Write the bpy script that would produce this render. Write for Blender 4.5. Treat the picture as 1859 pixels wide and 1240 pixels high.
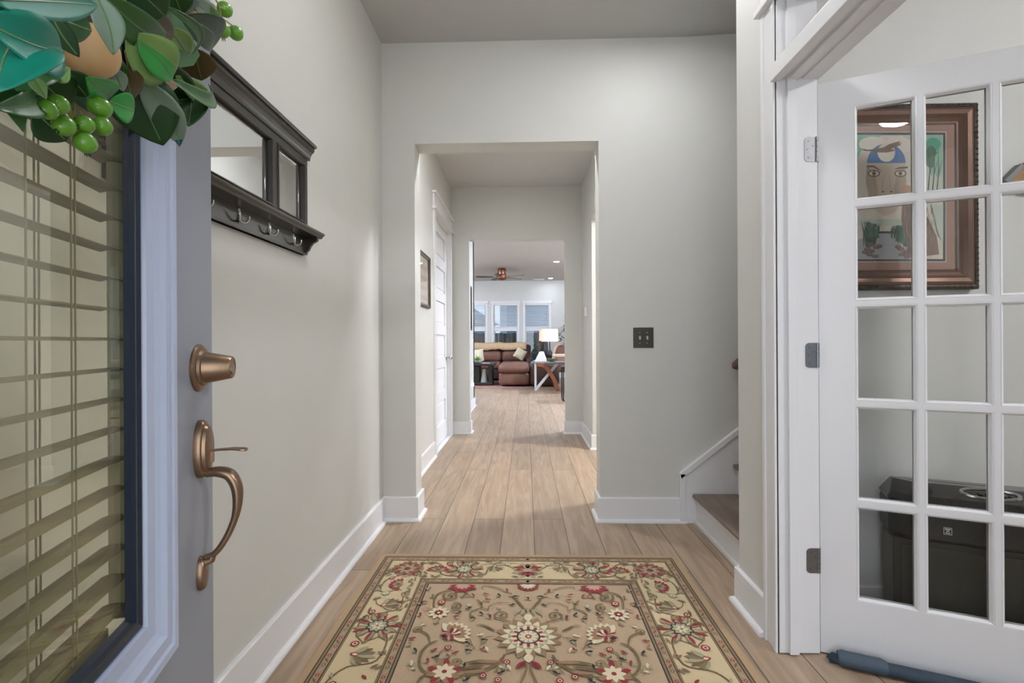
import bpy, bmesh, math, random
from mathutils import Vector, Matrix, noise
PI = math.pi
random.seed(7)
for o in list(bpy.data.objects): bpy.data.objects.remove(o)
SC = bpy.context.scene; COL = SC.collection

# ---------------------------------------------------------------- camera
F = 878.0; CZ = 1.14
cam = bpy.data.cameras.new('camera'); CAM = bpy.data.objects.new('camera', cam); COL.objects.link(CAM)
cam.sensor_width = 36; cam.lens = F/1859*36; cam.clip_start = .02; cam.clip_end = 200
YAW = math.atan(24.5/F); ROLL = -0.0055
RM = Matrix.Rotation(YAW, 3, 'Z') @ Matrix.Rotation(PI/2, 3, 'X') @ Matrix.Rotation(ROLL, 3, 'Z')
CAM.matrix_world = Matrix.Translation((0, 0, CZ)) @ RM.to_4x4()
SC.camera = CAM
# ---------------------------------------------------------------- view + world
SC.view_settings.view_transform = 'Standard'; SC.view_settings.look = 'None'
SC.view_settings.gamma = 1; SC.view_settings.use_curve_mapping = False
SC.view_settings.exposure = 0.86
W = bpy.data.worlds.new('daylight'); SC.world = W; W.use_nodes = True
wn = W.node_tree; wn.nodes.clear()
wo = wn.nodes.new('ShaderNodeOutputWorld'); bg = wn.nodes.new('ShaderNodeBackground')
tc = wn.nodes.new('ShaderNodeTexCoord'); nz = wn.nodes.new('ShaderNodeTexNoise'); nz.inputs['Scale'].default_value = 5
nz.inputs['Detail'].default_value = 6
cr = wn.nodes.new('ShaderNodeValToRGB')
cr.color_ramp.elements[0].position = .45; cr.color_ramp.elements[0].color = (.20, .42, .80, 1)
cr.color_ramp.elements[1].position = .62; cr.color_ramp.elements[1].color = (.88, .94, 1, 1)
wn.links.new(tc.outputs['Generated'], nz.inputs['Vector']); wn.links.new(nz.outputs['Fac'], cr.inputs['Fac'])
wn.links.new(cr.outputs['Color'], bg.inputs['Color']); wn.links.new(bg.outputs['Background'], wo.inputs['Surface'])
bg.inputs['Strength'].default_value = 0.9
al = bpy.data.lights.new('porch_daylight_fill', 'AREA'); al.shape = 'RECTANGLE'; al.size = 1.6; al.size_y = 2.3; al.energy = 22; al.color = (1, .995, .975)  # area fill added outside the doorway, standing in for daylight
AL = bpy.data.objects.new('porch_daylight_fill', al); COL.objects.link(AL); AL.location = (.25, -1.3, 1.25); AL.rotation_euler = (PI/2, 0, 0)

# ---------------------------------------------------------------- pixel -> place helpers (photo frame 1859x1240)
def ray(px, py): return RM @ Vector(((px-929.5)/F, -(py-620)/F, -1))
def atY(px, py, Y):
    d = ray(px, py); return Vector((0, 0, CZ)) + d*(Y/d.y)
def atX(px, py, X):
    d = ray(px, py); return Vector((0, 0, CZ)) + d*(X/d.x)
def atZ(px, py, Z):
    d = ray(px, py); return Vector((0, 0, CZ)) + d*((Z-CZ)/d.z)

# ---------------------------------------------------------------- materials
def lin(c):
    c = c/255.0
    return c/12.92 if c <= .04045 else ((c+.055)/1.055)**2.4
def L3(c): return (lin(c[0]), lin(c[1]), lin(c[2]), 1)
MATS = {}
def mat(name, rgb, rough=.6, metal=0, var=.04, scale=30, bump=0, emit=None, es=0, trans=0, ior=1.45, coat=0, sheen=0, spec=None):
    if name in MATS: return MATS[name]
    m = bpy.data.materials.new(name); m.use_nodes = True; nt = m.node_tree; b = nt.nodes['Principled BSDF']
    b.inputs['Roughness'].default_value = rough; b.inputs['Metallic'].default_value = metal
    b.inputs['IOR'].default_value = ior
    if spec is not None: b.inputs['Specular IOR Level'].default_value = spec
    if trans: b.inputs['Transmission Weight'].default_value = trans
    if coat: b.inputs['Coat Weight'].default_value = coat
    if sheen: b.inputs['Sheen Weight'].default_value = sheen
    c = L3(rgb)
    if var and not trans:
        t = nt.nodes.new('ShaderNodeTexCoord'); n = nt.nodes.new('ShaderNodeTexNoise'); n.inputs['Scale'].default_value = scale
        n.inputs['Detail'].default_value = 4
        mx = nt.nodes.new('ShaderNodeMix'); mx.data_type = 'RGBA'
        mx.inputs[6].default_value = tuple(max(0, v*(1-var*2)) for v in c[:3])+(1,)
        mx.inputs[7].default_value = tuple(min(1, v*(1+var*2)) for v in c[:3])+(1,)
        nt.links.new(t.outputs['Object'], n.inputs['Vector']); nt.links.new(n.outputs['Fac'], mx.inputs[0])
        nt.links.new(mx.outputs[2], b.inputs['Base Color'])
        if bump:
            bp = nt.nodes.new('ShaderNodeBump'); bp.inputs['Strength'].default_value = bump; bp.inputs['Distance'].default_value = .002
            nt.links.new(n.outputs['Fac'], bp.inputs['Height']); nt.links.new(bp.outputs['Normal'], b.inputs['Normal'])
    else: b.inputs['Base Color'].default_value = c
    if emit: b.inputs['Emission Color'].default_value = L3(emit); b.inputs['Emission Strength'].default_value = es
    MATS[name] = m; return m

def clear_glass(name, tint, mixf=.08, rough=0.0):
    m = bpy.data.materials.new(name); m.use_nodes = True; nt = m.node_tree; nt.nodes.clear()
    o = nt.nodes.new('ShaderNodeOutputMaterial'); t = nt.nodes.new('ShaderNodeBsdfTransparent'); g = nt.nodes.new('ShaderNodeBsdfGlossy')
    g.inputs['Roughness'].default_value = rough; t.inputs['Color'].default_value = L3(tint)
    lw = nt.nodes.new('ShaderNodeLayerWeight'); lw.inputs['Blend'].default_value = .5
    fr = nt.nodes.new('ShaderNodeMath'); fr.operation = 'POWER'; fr.inputs[1].default_value = 5
    nt.links.new(lw.outputs['Facing'], fr.inputs[0])
    ad = nt.nodes.new('ShaderNodeMath'); ad.operation = 'ADD'; ad.inputs[1].default_value = mixf; ad.use_clamp = True
    mx = nt.nodes.new('ShaderNodeMixShader')
    nt.links.new(fr.outputs[0], ad.inputs[0]); nt.links.new(ad.outputs[0], mx.inputs[0]); nt.links.new(t.outputs[0], mx.inputs[1]); nt.links.new(g.outputs[0], mx.inputs[2])
    nt.links.new(mx.outputs[0], o.inputs['Surface']); MATS[name] = m; return m

def plank_floor(name, cols, width=.19, length=1.9):
    m = bpy.data.materials.new(name); m.use_nodes = True; nt = m.node_tree; b = nt.nodes['Principled BSDF']
    N = nt.nodes.new; K = nt.links.new
    t = N('ShaderNodeTexCoord'); mp = N('ShaderNodeMapping'); mp.inputs['Rotation'].default_value = (0, 0, PI/2)
    mp.inputs['Location'].default_value = (.4, .055, 0)
    br = N('ShaderNodeTexBrick'); br.inputs['Scale'].default_value = 1; br.inputs['Brick Width'].default_value = length
    br.inputs['Row Height'].default_value = width; br.inputs['Mortar Size'].default_value = .0022; br.inputs['Mortar Smooth'].default_value = .3
    br.offset = .37; br.inputs['Color1'].default_value = (0, 0, 0, 1); br.inputs['Color2'].default_value = (1, 1, 1, 1)
    K(t.outputs['Object'], mp.inputs['Vector']); K(mp.outputs['Vector'], br.inputs['Vector'])
    # grain
    mg = N('ShaderNodeMapping'); mg.inputs['Scale'].default_value = (14, 1.3, 1)
    addv = N('ShaderNodeVectorMath'); addv.operation = 'ADD'
    K(t.outputs['Object'], mg.inputs['Vector']); K(mg.outputs['Vector'], addv.inputs[0])
    sc = N('ShaderNodeVectorMath'); sc.operation = 'SCALE'; sc.inputs['Scale'].default_value = 9
    K(br.outputs['Color'], sc.inputs[0]); K(sc.outputs[0], addv.inputs[1])
    n1 = N('ShaderNodeTexNoise'); n1.inputs['Scale'].default_value = 1.6; n1.inputs['Detail'].default_value = 8; n1.inputs['Distortion'].default_value = 1.2
    K(addv.outputs[0], n1.inputs['Vector'])
    r1 = N('ShaderNodeValToRGB'); e = r1.color_ramp.elements
    e[0].position = .3; e[0].color = L3(cols[0]); e[1].position = .7; e[1].color = L3(cols[1])
    K(n1.outputs['Fac'], r1.inputs['Fac'])
    mx = N('ShaderNodeMix'); mx.data_type = 'RGBA'; mx.blend_type = 'MULTIPLY'; mx.inputs[0].default_value = 1
    r2 = N('ShaderNodeValToRGB'); r2.color_ramp.elements[0].color = (.86, .86, .86, 1); r2.color_ramp.elements[1].color = (1.06, 1.05, 1.04, 1)
    K(br.outputs['Color'], r2.inputs['Fac']); K(r1.outputs['Color'], mx.inputs[6]); K(r2.outputs['Color'], mx.inputs[7])
    mo = N('ShaderNodeMix'); mo.data_type = 'RGBA'; mo.inputs[7].default_value = L3(cols[2])
    K(br.outputs['Fac'], mo.inputs[0]); K(mx.outputs[2], mo.inputs[6]); K(mo.outputs[2], b.inputs['Base Color'])
    b.inputs['Roughness'].default_value = .42
    bp = N('ShaderNodeBump'); bp.inputs['Strength'].default_value = .25; bp.inputs['Distance'].default_value = .001; bp.invert = True
    K(br.outputs['Fac'], bp.inputs['Height']); K(bp.outputs['Normal'], b.inputs['Normal'])
    MATS[name] = m; return m

WALL = mat('greige_wall_paint', (203, 202, 196), .55, var=.012, scale=6, bump=.03)
CEIL = mat('ceiling_paint', (200, 199, 196), .8, var=.012, scale=6)
TRIM = mat('white_trim_paint', (222, 221, 221), .32, var=.008, scale=5)
FLOOR = plank_floor('oak_planks', ((146, 124, 103), (174, 152, 129), (66, 54, 44)))
TREAD = plank_floor('stained_tread_oak', ((104, 88, 78), (140, 122, 108), (80, 66, 58)), .4, 3)
DARKW = mat('espresso_wood', (42, 39, 32), .30, var=.1, scale=12, coat=.3)
MIRR = mat('mirror_silver', (226, 228, 228), .015, 1, var=0)
NICK = mat('satin_nickel', (205, 205, 200), .25, 1, var=.02)
HING = mat('brushed_steel', (135, 135, 137), .38, 1, var=.03)
BRNZ = mat('aged_bronze', (140, 116, 96), .34, .9, var=.12, scale=20)
GLASS = clear_glass('door_pane_glass', (250, 251, 251), .025)
GGLASS = clear_glass('entry_pane_glass', (246, 246, 234), .05)
DGRAY = mat('slate_blue_grey_door_paint', (132, 137, 147), .38, var=.015, scale=8)

# ---------------------------------------------------------------- mesh helpers
def B(): return bmesh.new()
def box(bm, x0, x1, y0, y1, z0, z1, mi=0):
    vs = [bm.verts.new(p) for p in ((x0,y0,z0),(x1,y0,z0),(x1,y1,z0),(x0,y1,z0),(x0,y0,z1),(x1,y0,z1),(x1,y1,z1),(x0,y1,z1))]
    for f in ((0,3,2,1),(4,5,6,7),(0,1,5,4),(1,2,6,5),(2,3,7,6),(3,0,4,7)):
        fc = bm.faces.new([vs[i] for i in f]); fc.material_index = mi
    return vs
def xf(vs, fn):
    for v in vs: v.co = fn(v.co)
def prism(bm, pts, vec, mi=0):
    """closed outline pts (3D) extruded by vec"""
    a = [bm.verts.new(p) for p in pts]; b = [bm.verts.new(Vector(p)+Vector(vec)) for p in pts]
    n = len(pts); fs = [bm.faces.new(a[::-1]), bm.faces.new(b)]
    for i in range(n): fs.append(bm.faces.new((a[i], a[(i+1) % n], b[(i+1) % n], b[i])))
    for f in fs: f.material_index = mi
    return a+b
def loft(bm, rings, caps=True, mi=0, closed=True):
    R = [[bm.verts.new(p) for p in r] for r in rings]; n = len(R[0])
    for i in range(len(R)-1):
        for j in range(n if closed else n-1):
            f = bm.faces.new((R[i][j], R[i][(j+1) % n], R[i+1][(j+1) % n], R[i+1][j])); f.material_index = mi
    if caps and closed:
        bm.faces.new(R[0][::-1]).material_index = mi; bm.faces.new(R[-1]).material_index = mi
    return [v for r in R for v in r]
def lathe(bm, prof, origin=(0,0,0), axis=(0,0,1), seg=24, mi=0, sx=1, sy=1):
    """prof: list of (r, h) along axis"""
    ax = Vector(axis).normalized(); u = ax.orthogonal().normalized(); w = ax.cross(u); o = Vector(origin)
    if abs(ax.z) < .99: w = Vector((0,0,1)); u = w.cross(ax).normalized(); w = ax.cross(u)
    else: u = Vector((1,0,0)); w = Vector((0,1,0))*(1 if ax.z > 0 else -1)
    rings = [[o + ax*h + (u*math.cos(2*PI*k/seg)*sx + w*math.sin(2*PI*k/seg)*sy)*max(r, 1e-5) for k in range(seg)] for r, h in prof]
    return loft(bm, rings, True, mi)
def tube(bm, pts, rad, seg=10, mi=0, flat=1, up=None):
    pts = [Vector(p) for p in pts]; n = len(pts); rings = []
    if not isinstance(rad, (list, tuple)): rad = [rad]*n
    prev = None
    for i, p in enumerate(pts):
        d = (pts[min(i+1, n-1)]-pts[max(i-1, 0)]).normalized()
        if prev is None: u = (Vector(up) if up else d.orthogonal()); u = (u - d*u.dot(d)).normalized()
        else: u = (prev - d*prev.dot(d)).normalized()
        prev = u; w = d.cross(u)
        rings.append([p + (u*math.cos(2*PI*k/seg)*flat + w*math.sin(2*PI*k/seg))*rad[i] for k in range(seg)])
    return loft(bm, rings, True, mi)
def smooth_path(pts, n=6):
    """catmull-rom through pts"""
    P = [Vector(p) for p in pts]; P = [P[0]*2-P[1]]+P+[P[-1]*2-P[-2]]; out = []
    for i in range(1, len(P)-2):
        for k in range(n):
            t = k/n; a, b, c, d = P[i-1], P[i], P[i+1], P[i+2]
            out.append(.5*((2*b)+(c-a)*t+(2*a-5*b+4*c-d)*t*t+(3*b-a-3*c+d)*t*t*t))
    out.append(P[-2]); return out
def ball(bm, c, r, sx=1, sy=1, sz=1, seg=16, rot=None, mi=0):
    c = Vector(c); rings = []
    for i in range(1, seg//2+1):
        a = PI*(i-.5)/(seg//2) if False else PI*i/(seg//2+1)
        rings.append([Vector((math.sin(a)*math.cos(2*PI*k/seg)*sx, math.sin(a)*math.sin(2*PI*k/seg)*sy, math.cos(a)*sz))*r for k in range(seg)])
    rings.insert(0, [Vector((1e-4*math.cos(2*PI*k/seg), 1e-4*math.sin(2*PI*k/seg), sz*r)) for k in range(seg)])
    rings.append([Vector((1e-4*math.cos(2*PI*k/seg), 1e-4*math.sin(2*PI*k/seg), -sz*r)) for k in range(seg)])
    if rot: rings = [[rot @ p for p in q] for q in rings]
    return loft(bm, [[c+p for p in q] for q in rings], True, mi)
def rbox(bm, x0, x1, y0, y1, z0, z1, r=.03, seg=3, mi=0):
    """soft rounded box"""
    t = bmesh.new(); box(t, x0, x1, y0, y1, z0, z1)
    bmesh.ops.bevel(t, geom=list(t.edges), offset=min(r, .49*min(x1-x0, y1-y0, z1-z0)), segments=seg, affect='EDGES', profile=.5)
    mp = {v: bm.verts.new(v.co) for v in t.verts}
    for f in t.faces: bm.faces.new([mp[v] for v in f.verts]).material_index = mi
    out = list(mp.values()); t.free(); return out
def rbox_slab(name): pass
def wloc(o):
    v = Vector((0,0,0))
    while o: v += o.location; o = o.parent
    return v
def obj(name, bm, m, parent=None, smooth=False, bevel=0, solid=0, sub=0, loc=None):
    """link bm (world coordinates) as ONE mesh object; its origin is loc, its parent's origin, or the middle of its base"""
    bmesh.ops.recalc_face_normals(bm, faces=list(bm.faces))
    if parent: O = wloc(parent)
    elif loc is not None: O = Vector(loc)
    else:
        xs = [v.co for v in bm.verts]
        O = Vector(((min(v.x for v in xs)+max(v.x for v in xs))/2, (min(v.y for v in xs)+max(v.y for v in xs))/2, min(v.z for v in xs)))
    for v in bm.verts: v.co -= O
    me = bpy.data.meshes.new(name); bm.to_mesh(me); bm.free()
    for mm in (m if isinstance(m, (list, tuple)) else [m]): me.materials.append(mm)
    if smooth:
        for p in me.polygons: p.use_smooth = True
    o = bpy.data.objects.new(name, me); COL.objects.link(o)
    if parent: o.parent = parent
    else: o.location = O
    if solid: s = o.modifiers.new('solid', 'SOLIDIFY'); s.thickness = solid; s.offset = 0
    if bevel: s = o.modifiers.new('bevel', 'BEVEL'); s.width = bevel; s.segments = 2; s.limit_method = 'ANGLE'; s.angle_limit = .6
    if sub: s = o.modifiers.new('sub', 'SUBSURF'); s.levels = sub; s.render_levels = sub
    if smooth and not sub:
        try: me.set_sharp_from_angle(angle=.7)
        except Exception: pass
    return o
def tag(o, label, cat, group=None):
    o['label'] = label; o['category'] = cat
    if group: o['group'] = group
    return o
def thing(name, label, cat, loc=(0,0,0), group=None):
    o = bpy.data.objects.new(name, None); COL.objects.link(o); o.location = loc; o.empty_display_size = .05
    return tag(o, label, cat, group)
def struct(o): o['kind'] = 'structure'; return o
def sbox(name, rects, m, parent=None, bevel=0):
    bm = B()
    for r in rects: box(bm, *r)
    o = obj(name, bm, m, parent, bevel=bevel)
    return o if parent else struct(o)
def dup(o, off=(0,0,0), label=None, parent=None):
    c = o.copy(); COL.objects.link(c)
    if parent is None: c.location = Vector(o.location)+Vector(off)
    else: c.parent = parent
    for ch in list(o.children): dup(ch, parent=c)
    if label: c['label'] = label
    return c
# ================================================================= SETTING
H = 3.05; XL = -.912; XR = .922; YB = 3.07; YB2 = 3.23; YC = 5.97; YC2 = 6.10; YE = 15.2
OL, OR_, OT = -.703, .468, 2.405      # opening foyer -> hall
PL, PR, PT = -.693, .492, 2.405       # opening hall -> living room
ST0, ST1 = 2.125, YB                   # stair well between the study wall and the back wall
DJ = 1.786                             # far jamb of the study doorway
DN = .20                               # near jamb
SX0 = 1.055                            # study side of the right wall
sbox('floor', [(-4.4, 4.6, -.10, 15.5, -.12, 0)], FLOOR)
struct(obj('floor_porch', (lambda b: (box(b, -3, 4, -4, -.10, -.2, -.03), b)[1])(B()), mat('porch_concrete', (150,148,142), .8, scale=20, bump=.2)))
bm = B(); box(bm, -4.4, 1.03, -.25, 15.5, H, H+.12); box(bm, 1.03, 4.6, 3.1, 15.5, H, H+.12); box(bm, 1.03, 4.6, -3, 2.0, H, H+.12); box(bm, .935, 1.03, 2, 2, H, H+.1)
obj_c = struct(obj('ceiling', bm, CEIL))
bm = B(); prism(bm, [(1.03, 1.98, H), (4.6, 1.98, H+.16), (4.6, 1.98, H+.3), (1.03, 1.98, H+.12)], (0, 1.2, 0)); struct(obj('ceiling_stairwell', bm, CEIL))

# left wall with the closet doorway
DY0, DY1, DT = 4.86, 5.82, 2.465
sbox('wall_left', [(XL-.15, XL, -.25, DY0, 0, H), (XL-.15, XL, DY0, DY1, DT, H), (XL-.15, XL, DY1, 8.6, 0, H), (-4.3, XL, 8.45, 8.6, 0, H)], WALL)
sbox('wall_back', [(XL, OL, YB, YB2, 0, H), (OL, OR_, YB, YB2, OT, H), (OR_, 4.4, YB, YB2, 0, H+.25)], WALL)
sbox('wall_hall_end', [(XL, PL, YC, YC2, 0, H), (PL, PR, YC, YC2, PT, H), (PR, 4.4, YC, YC2, 0, H)], WALL)
# hall right wall, opening into the side room
HX = .70
sbox('wall_hall_right', [(HX, HX+.13, YB2, 3.55, 0, H), (HX, HX+.13, 3.55, 5.10, 2.42, H), (HX, HX+.13, 5.10, YC, 0, H)], WALL)
# right foyer wall with the study doorway
HT = 2.39
sbox('wall_right', [(XR, SX0-.005, DJ+.02, ST0, 0, H), (XR, SX0-.005, DN-.02, DJ+.02, HT, H), (XR, SX0-.005, -.25, DN-.02, 0, H)], WALL)
sbox('wall_study_back', [(SX0-.005, 4.4, 1.985, ST0, 0, H+.2)], WALL)
sbox('wall_study_right', [(4.25, 4.4, -2.9, 1.985, 0, H)], WALL)
sbox('wall_study_front', [(SX0-.005, 1.9, -2.9, -2.75, 0, H), (3.5, 4.25, -2.9, -2.75, 0, H), (1.9, 3.5, -2.9, -2.75, 0, .8), (1.9, 3.5, -2.9, -2.75, 2.4, H), (XR-.05, SX0-.005, -2.9, -.25, 0, H)], WALL)
struct(obj('floor_study', (lambda b: (box(b, SX0-.1, 4.6, -3, -.10, -.12, 0), b)[1])(B()), FLOOR))
sbox('wall_side_room', [(4.25, 4.4, YB2, YC, 0, H)], WALL)
sbox('wall_stair_end', [(3.9, 4.05, ST0, ST1, 0, H+.12)], WALL)
# front wall around the entry doorway the camera stands in
sbox('wall_front', [(XL-.15, -.29, -.25, -.10, 0, H), (-.29, .72, -.25, -.10, 2.12, H), (.72, XR, -.25, -.10, 0, H)], WALL)
# living room
LX0, LX1 = -4.3, 4.4
sbox('wall_living_left', [(LX0-.1, LX0, 8.45, YE, 0, H)], WALL)
sbox('wall_living_right', [(LX1, LX1+.1, YC2, YE, 0, H)], WALL)
wins = []
WW = .745; WT = 2.33; WB = .5
cx = [-3.62, -2.62, -1.625, -.625, .365]
segs = []; x = LX0
for c in cx:
    segs.append((x, c-WW/2, YE, YE+.15, 0, H)); x = c+WW/2
    segs.append((c-WW/2, c+WW/2, YE, YE+.15, 0, WB)); segs.append((c-WW/2, c+WW/2, YE, YE+.15, WT, H))
segs.append((x, LX1, YE, YE+.15, 0, H))
sbox('wall_living_back', segs, WALL)
WGL = clear_glass('window_glass', (240, 246, 250), .05)
for i, c in enumerate(cx):
    bm = B(); a, b_ = c-WW/2, c+WW/2; y0 = YE-.02
    box(bm, a-.07, a, y0, YE, WB, WT); box(bm, b_, b_+.07, y0, YE, WB, WT); box(bm, a-.09, b_+.09, y0-.02, YE, WT, WT+.09)
    box(bm, a-.09, b_+.09, y0-.04, YE, WB-.03, WB)
    box(bm, a, a+.03, YE+.03, YE+.09, WB, WT); box(bm, b_-.03, b_, YE+.03, YE+.09, WB, WT); box(bm, a, b_, YE+.03, YE+.09, WT-.04, WT)
    box(bm, a, b_, YE+.02, YE+.09, 1.47, 1.60); box(bm, a, b_, YE+.03, YE+.09, WB, WB+.05)
    w = struct(obj('window_%d' % (i+1), bm, TRIM, bevel=.003))
    bm = B(); box(bm, a+.03, b_-.03, YE+.058, YE+.064, WB+.05, WT-.04); obj('pane', bm, WGL, w)

# ---- baseboards: a profile swept along the wall with mitred corners
BH = .155
PROF = [(0,0),(.033,0),(.033,.007),(.029,.015),(.022,.020),(.0155,.022),(.0155,BH-.006),(.012,BH),(0,BH)]
def sweep(name, pts, side=1, prof=PROF, m=TRIM, z=0):
    """pts: plan outline along the wall face; the board stands on the left (side=1) or right (-1) of travel"""
    P = [Vector((p[0], p[1])) for p in pts]; n = len(P); rings = []
    for i, p in enumerate(P):
        d0 = (P[i]-P[i-1]).normalized() if i > 0 else None; d1 = (P[i+1]-P[i]).normalized() if i < n-1 else None
        n0 = Vector((-d0.y, d0.x))*side if d0 else None; n1 = Vector((-d1.y, d1.x))*side if d1 else None
        if n0 and n1: nn = (n0+n1); nn = nn/(nn.dot(n0))
        else: nn = n0 or n1
        rings.append([Vector((p.x+nn.x*o, p.y+nn.y*o, z+h)) for o, h in prof])
    bm = B(); loft(bm, rings); return struct(obj(name, bm, m))
sweep('baseboard_left', [(XL, -.1), (XL, YB), (OL, YB), (OL, YB2), (XL, YB2), (XL, DY0-.095)], -1)
sweep('baseboard_hall_left', [(XL, DY1+.092), (XL, YC), (PL, YC), (PL, YC2), (XL, YC2), (XL, 8.6), (-4.3, 8.6)], -1)
sweep('baseboard_back', [(OR_+.2, YB2), (OR_, YB2), (OR_, YB), (1.0, YB)], -1)
sweep('baseboard_hall_right', [(PR+.3, YC2), (PR, YC2), (PR, YC), (HX, YC), (HX, 5.10), (HX+.13, 5.10), (HX+.13, YC)], -1)
sweep('baseboard_right', [(1.02, ST0), (XR, ST0), (XR, DJ+.093)], -1)
sweep('baseboard_study', [(SX0-.005, DJ+.10), (SX0-.005, 1.985), (4.25, 1.985), (4.25, -2.7)], -1)
sweep('baseboard_living_back', [(LX0, YE), (LX1, YE)], -1)

# ---- trim_1: study doorway: jamb lining, stops, casing, transom bar
CX = .906                                # face of the casing
bm = B()
for (ya, yb) in ((DJ, DJ+.093), (DN-.093, DN)):
    box(bm, CX+.004, XR-.0005, ya, yb, 0, HT)
    e = ya if ya == DJ else yb-.020
    box(bm, CX-.002, XR, e, e+.020, 0, HT)          # thicker inner edge
    box(bm, CX-.002, XR, (yb-.02 if ya == DJ else ya), (yb if ya == DJ else ya+.02), 0, HT)
box(bm, CX, XR, DN-.093, DJ+.093, HT, HT+.12)       # head casing
box(bm, CX-.02, XR, DN-.11, DJ+.11, HT-.012, HT+.012)
box(bm, CX-.03, XR, DN-.12, DJ+.12, HT+.12, HT+.15)
casing = struct(obj('trim_1', bm, TRIM, bevel=.0025))
bm = B()
for ya, yb, s in ((DJ-.018, DJ, -1), (DN, DN+.018, 1)):
    pass
J0 = DJ-.0
box(bm, CX+.010, SX0+.006, DJ-.005, DJ+.0195, .004, HT)             # far jamb board
box(bm, CX+.042, CX+.075, DJ-.017, DJ-.005, .004, HT)              # stop
box(bm, CX+.010, SX0+.006, DN-.0195, DN+.005, .004, HT)
box(bm, CX+.045, CX+.08, DN, DN+.012, .004, HT)
box(bm, CX+.010, SX0+.006, DN-.019, DJ+.019, HT-.02, HT-.0005)    # head lining
struct(obj('trim_2', bm, TRIM, bevel=.002))
TB0, TB1 = 2.078, 2.135
bm = B(); box(bm, CX-.002, SX0+.004, DN+.006, DJ-.006, TB0+.012, TB1-.012); box(bm, CX-.012, CX+.022, DN, DJ, TB0, TB1)
box(bm, CX+.045, CX+.08, DN, DJ, TB0, TB0+.012); box(bm, CX+.10, SX0+.012, DN, DJ, TB0+.006, TB1)
struct(obj('trim_3', bm, TRIM, bevel=.002))
# side casing on the study side
sbox('trim_4', [(SX0-.005, SX0+.012, DJ+.02, DJ+.10, 0, HT), (SX0-.005, SX0+.012, DN-.10, DN-.02, 0, HT)], TRIM, bevel=.002)

# ---- hall closet door (door_1) in the left wall
bm = B(); c0, c1 = DY0, DY1
box(bm, XL, XL+.018, c0-.09, c0, 0, DT); box(bm, XL, XL+.018, c1, c1+.09, 0, DT)
box(bm, XL, XL+.02, c0-.10, c1+.10, DT, DT+.15); box(bm, XL, XL+.04, c0-.12, c1+.12, DT-.004, DT+.02); box(bm, XL, XL+.045, c0-.125, c1+.125, DT+.15, DT+.172)
box(bm, XL-.11, XL, c0, c0+.018, 0, DT); box(bm, XL-.11, XL, c1-.018, c1, 0, DT); box(bm, XL-.11, XL, c0, c1, DT-.018, DT)
box(bm, XL-.11, XL+.012, c0, c1, 0, .008)
struct(obj('trim_5', bm, TRIM, bevel=.002))
bm = B(); d0, d1 = c0+.021, c1-.021; xf0, xf1 = XL-.075, XL-.035; zb, zt = .022, DT-.021
npan = 6; rail = .115; bot = .20; ph = (zt-zb-rail-bot-rail*(npan-1)+.0)/npan
box(bm, xf0, xf1, d0, d0+.12, zb, zt); box(bm, xf0, xf1, d1-.12, d1, zb, zt)
z = zb
box(bm, xf0, xf1, d0+.12, d1-.12, z, z+bot); z += bot
for k in range(npan):
    # recessed panel with raised field
    box(bm, xf0+.012, xf1-.016, d0+.12, d1-.12, z, z+ph)
    bx = box(bm, xf0+.008, xf1-.008, d0+.15, d1-.15, z+.03, z+ph-.03)
    z += ph; box(bm, xf0, xf1, d0+.12, d1-.12, z, z+rail); z += rail
door1 = struct(obj('door_1', bm, TRIM, bevel=.003))
bm = B(); ky, kz = d1-.06, .955
lathe(bm, [(.032,0),(.032,.004),(.026,.010),(.011,.014),(.010,.035),(.018,.042),(.028,.052),(.029,.062),(.022,.072),(.008,.076)], (xf1, ky, kz), (1,0,0), 24)
obj('knob', bm, NICK, door1, smooth=True)
for hz in (.25, 1.25, 2.2):
    bm = B(); tube(bm, [(xf1+.004, d0-.001, hz-.045), (xf1+.004, d0-.001, hz+.045)], .006, 10); box(bm, xf1-.002, xf1+.002, d0, d0+.004, hz-.045, hz+.045)
    obj('hinge', bm, HING, door1)

# ---- stairs: treads, risers, stringer skirt on the back wall
stair = thing('staircase', 'staircase of dark wood treads and white risers rising right behind the foyer wall', 'stairs', (1.07, 2.6, 0))
RH = .186; RUN = .25; NX = 1.06
sy0, sy1 = ST0+.004, ST1-.022
for i in range(8):
    bm = B(); x0 = NX+RUN*i; z = RH*(i+1)
    rbox(bm, x0-.028, x0+RUN+.0, sy0, sy1, z-.027, z, .012, 3); obj('tread', bm, TREAD, stair, smooth=True)
    bm = B(); box(bm, x0, x0+.018, sy0, sy1, max(.0, z-RH), z-.027)
    if i == 0: box(bm, x0-.016, x0, sy0+.006, sy1, 0, .022)
    obj('riser', bm, TRIM, stair, bevel=.002)
bm = B(); yk = YB-.02
def sk(x): return .345+(x-1.0)*RH/RUN*1.03
yk = YB-.021
prism(bm, [(.985,yk,0),(3.0,yk,0),(3.0,yk,sk(3.0)),(.985,yk,sk(.985)-.02)], (0,.018,0))
obj('skirt_board', bm, TRIM, stair)
bm = B(); prism(bm, [(.965,yk-.008,sk(.965)-.045),(3.0,yk-.008,sk(3.0)-.02),(3.0,yk-.008,sk(3.0)+.018),(.955,yk-.008,sk(.965)-.008)], (0,.028,0))
prism(bm, [(.958,yk-.008,0),(.995,yk-.008,0),(.995,yk-.008,.31),(.958,yk-.008,.31)], (0,.028,0)); obj('skirt_moulding', bm, TRIM, stair, bevel=.004)
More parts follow.
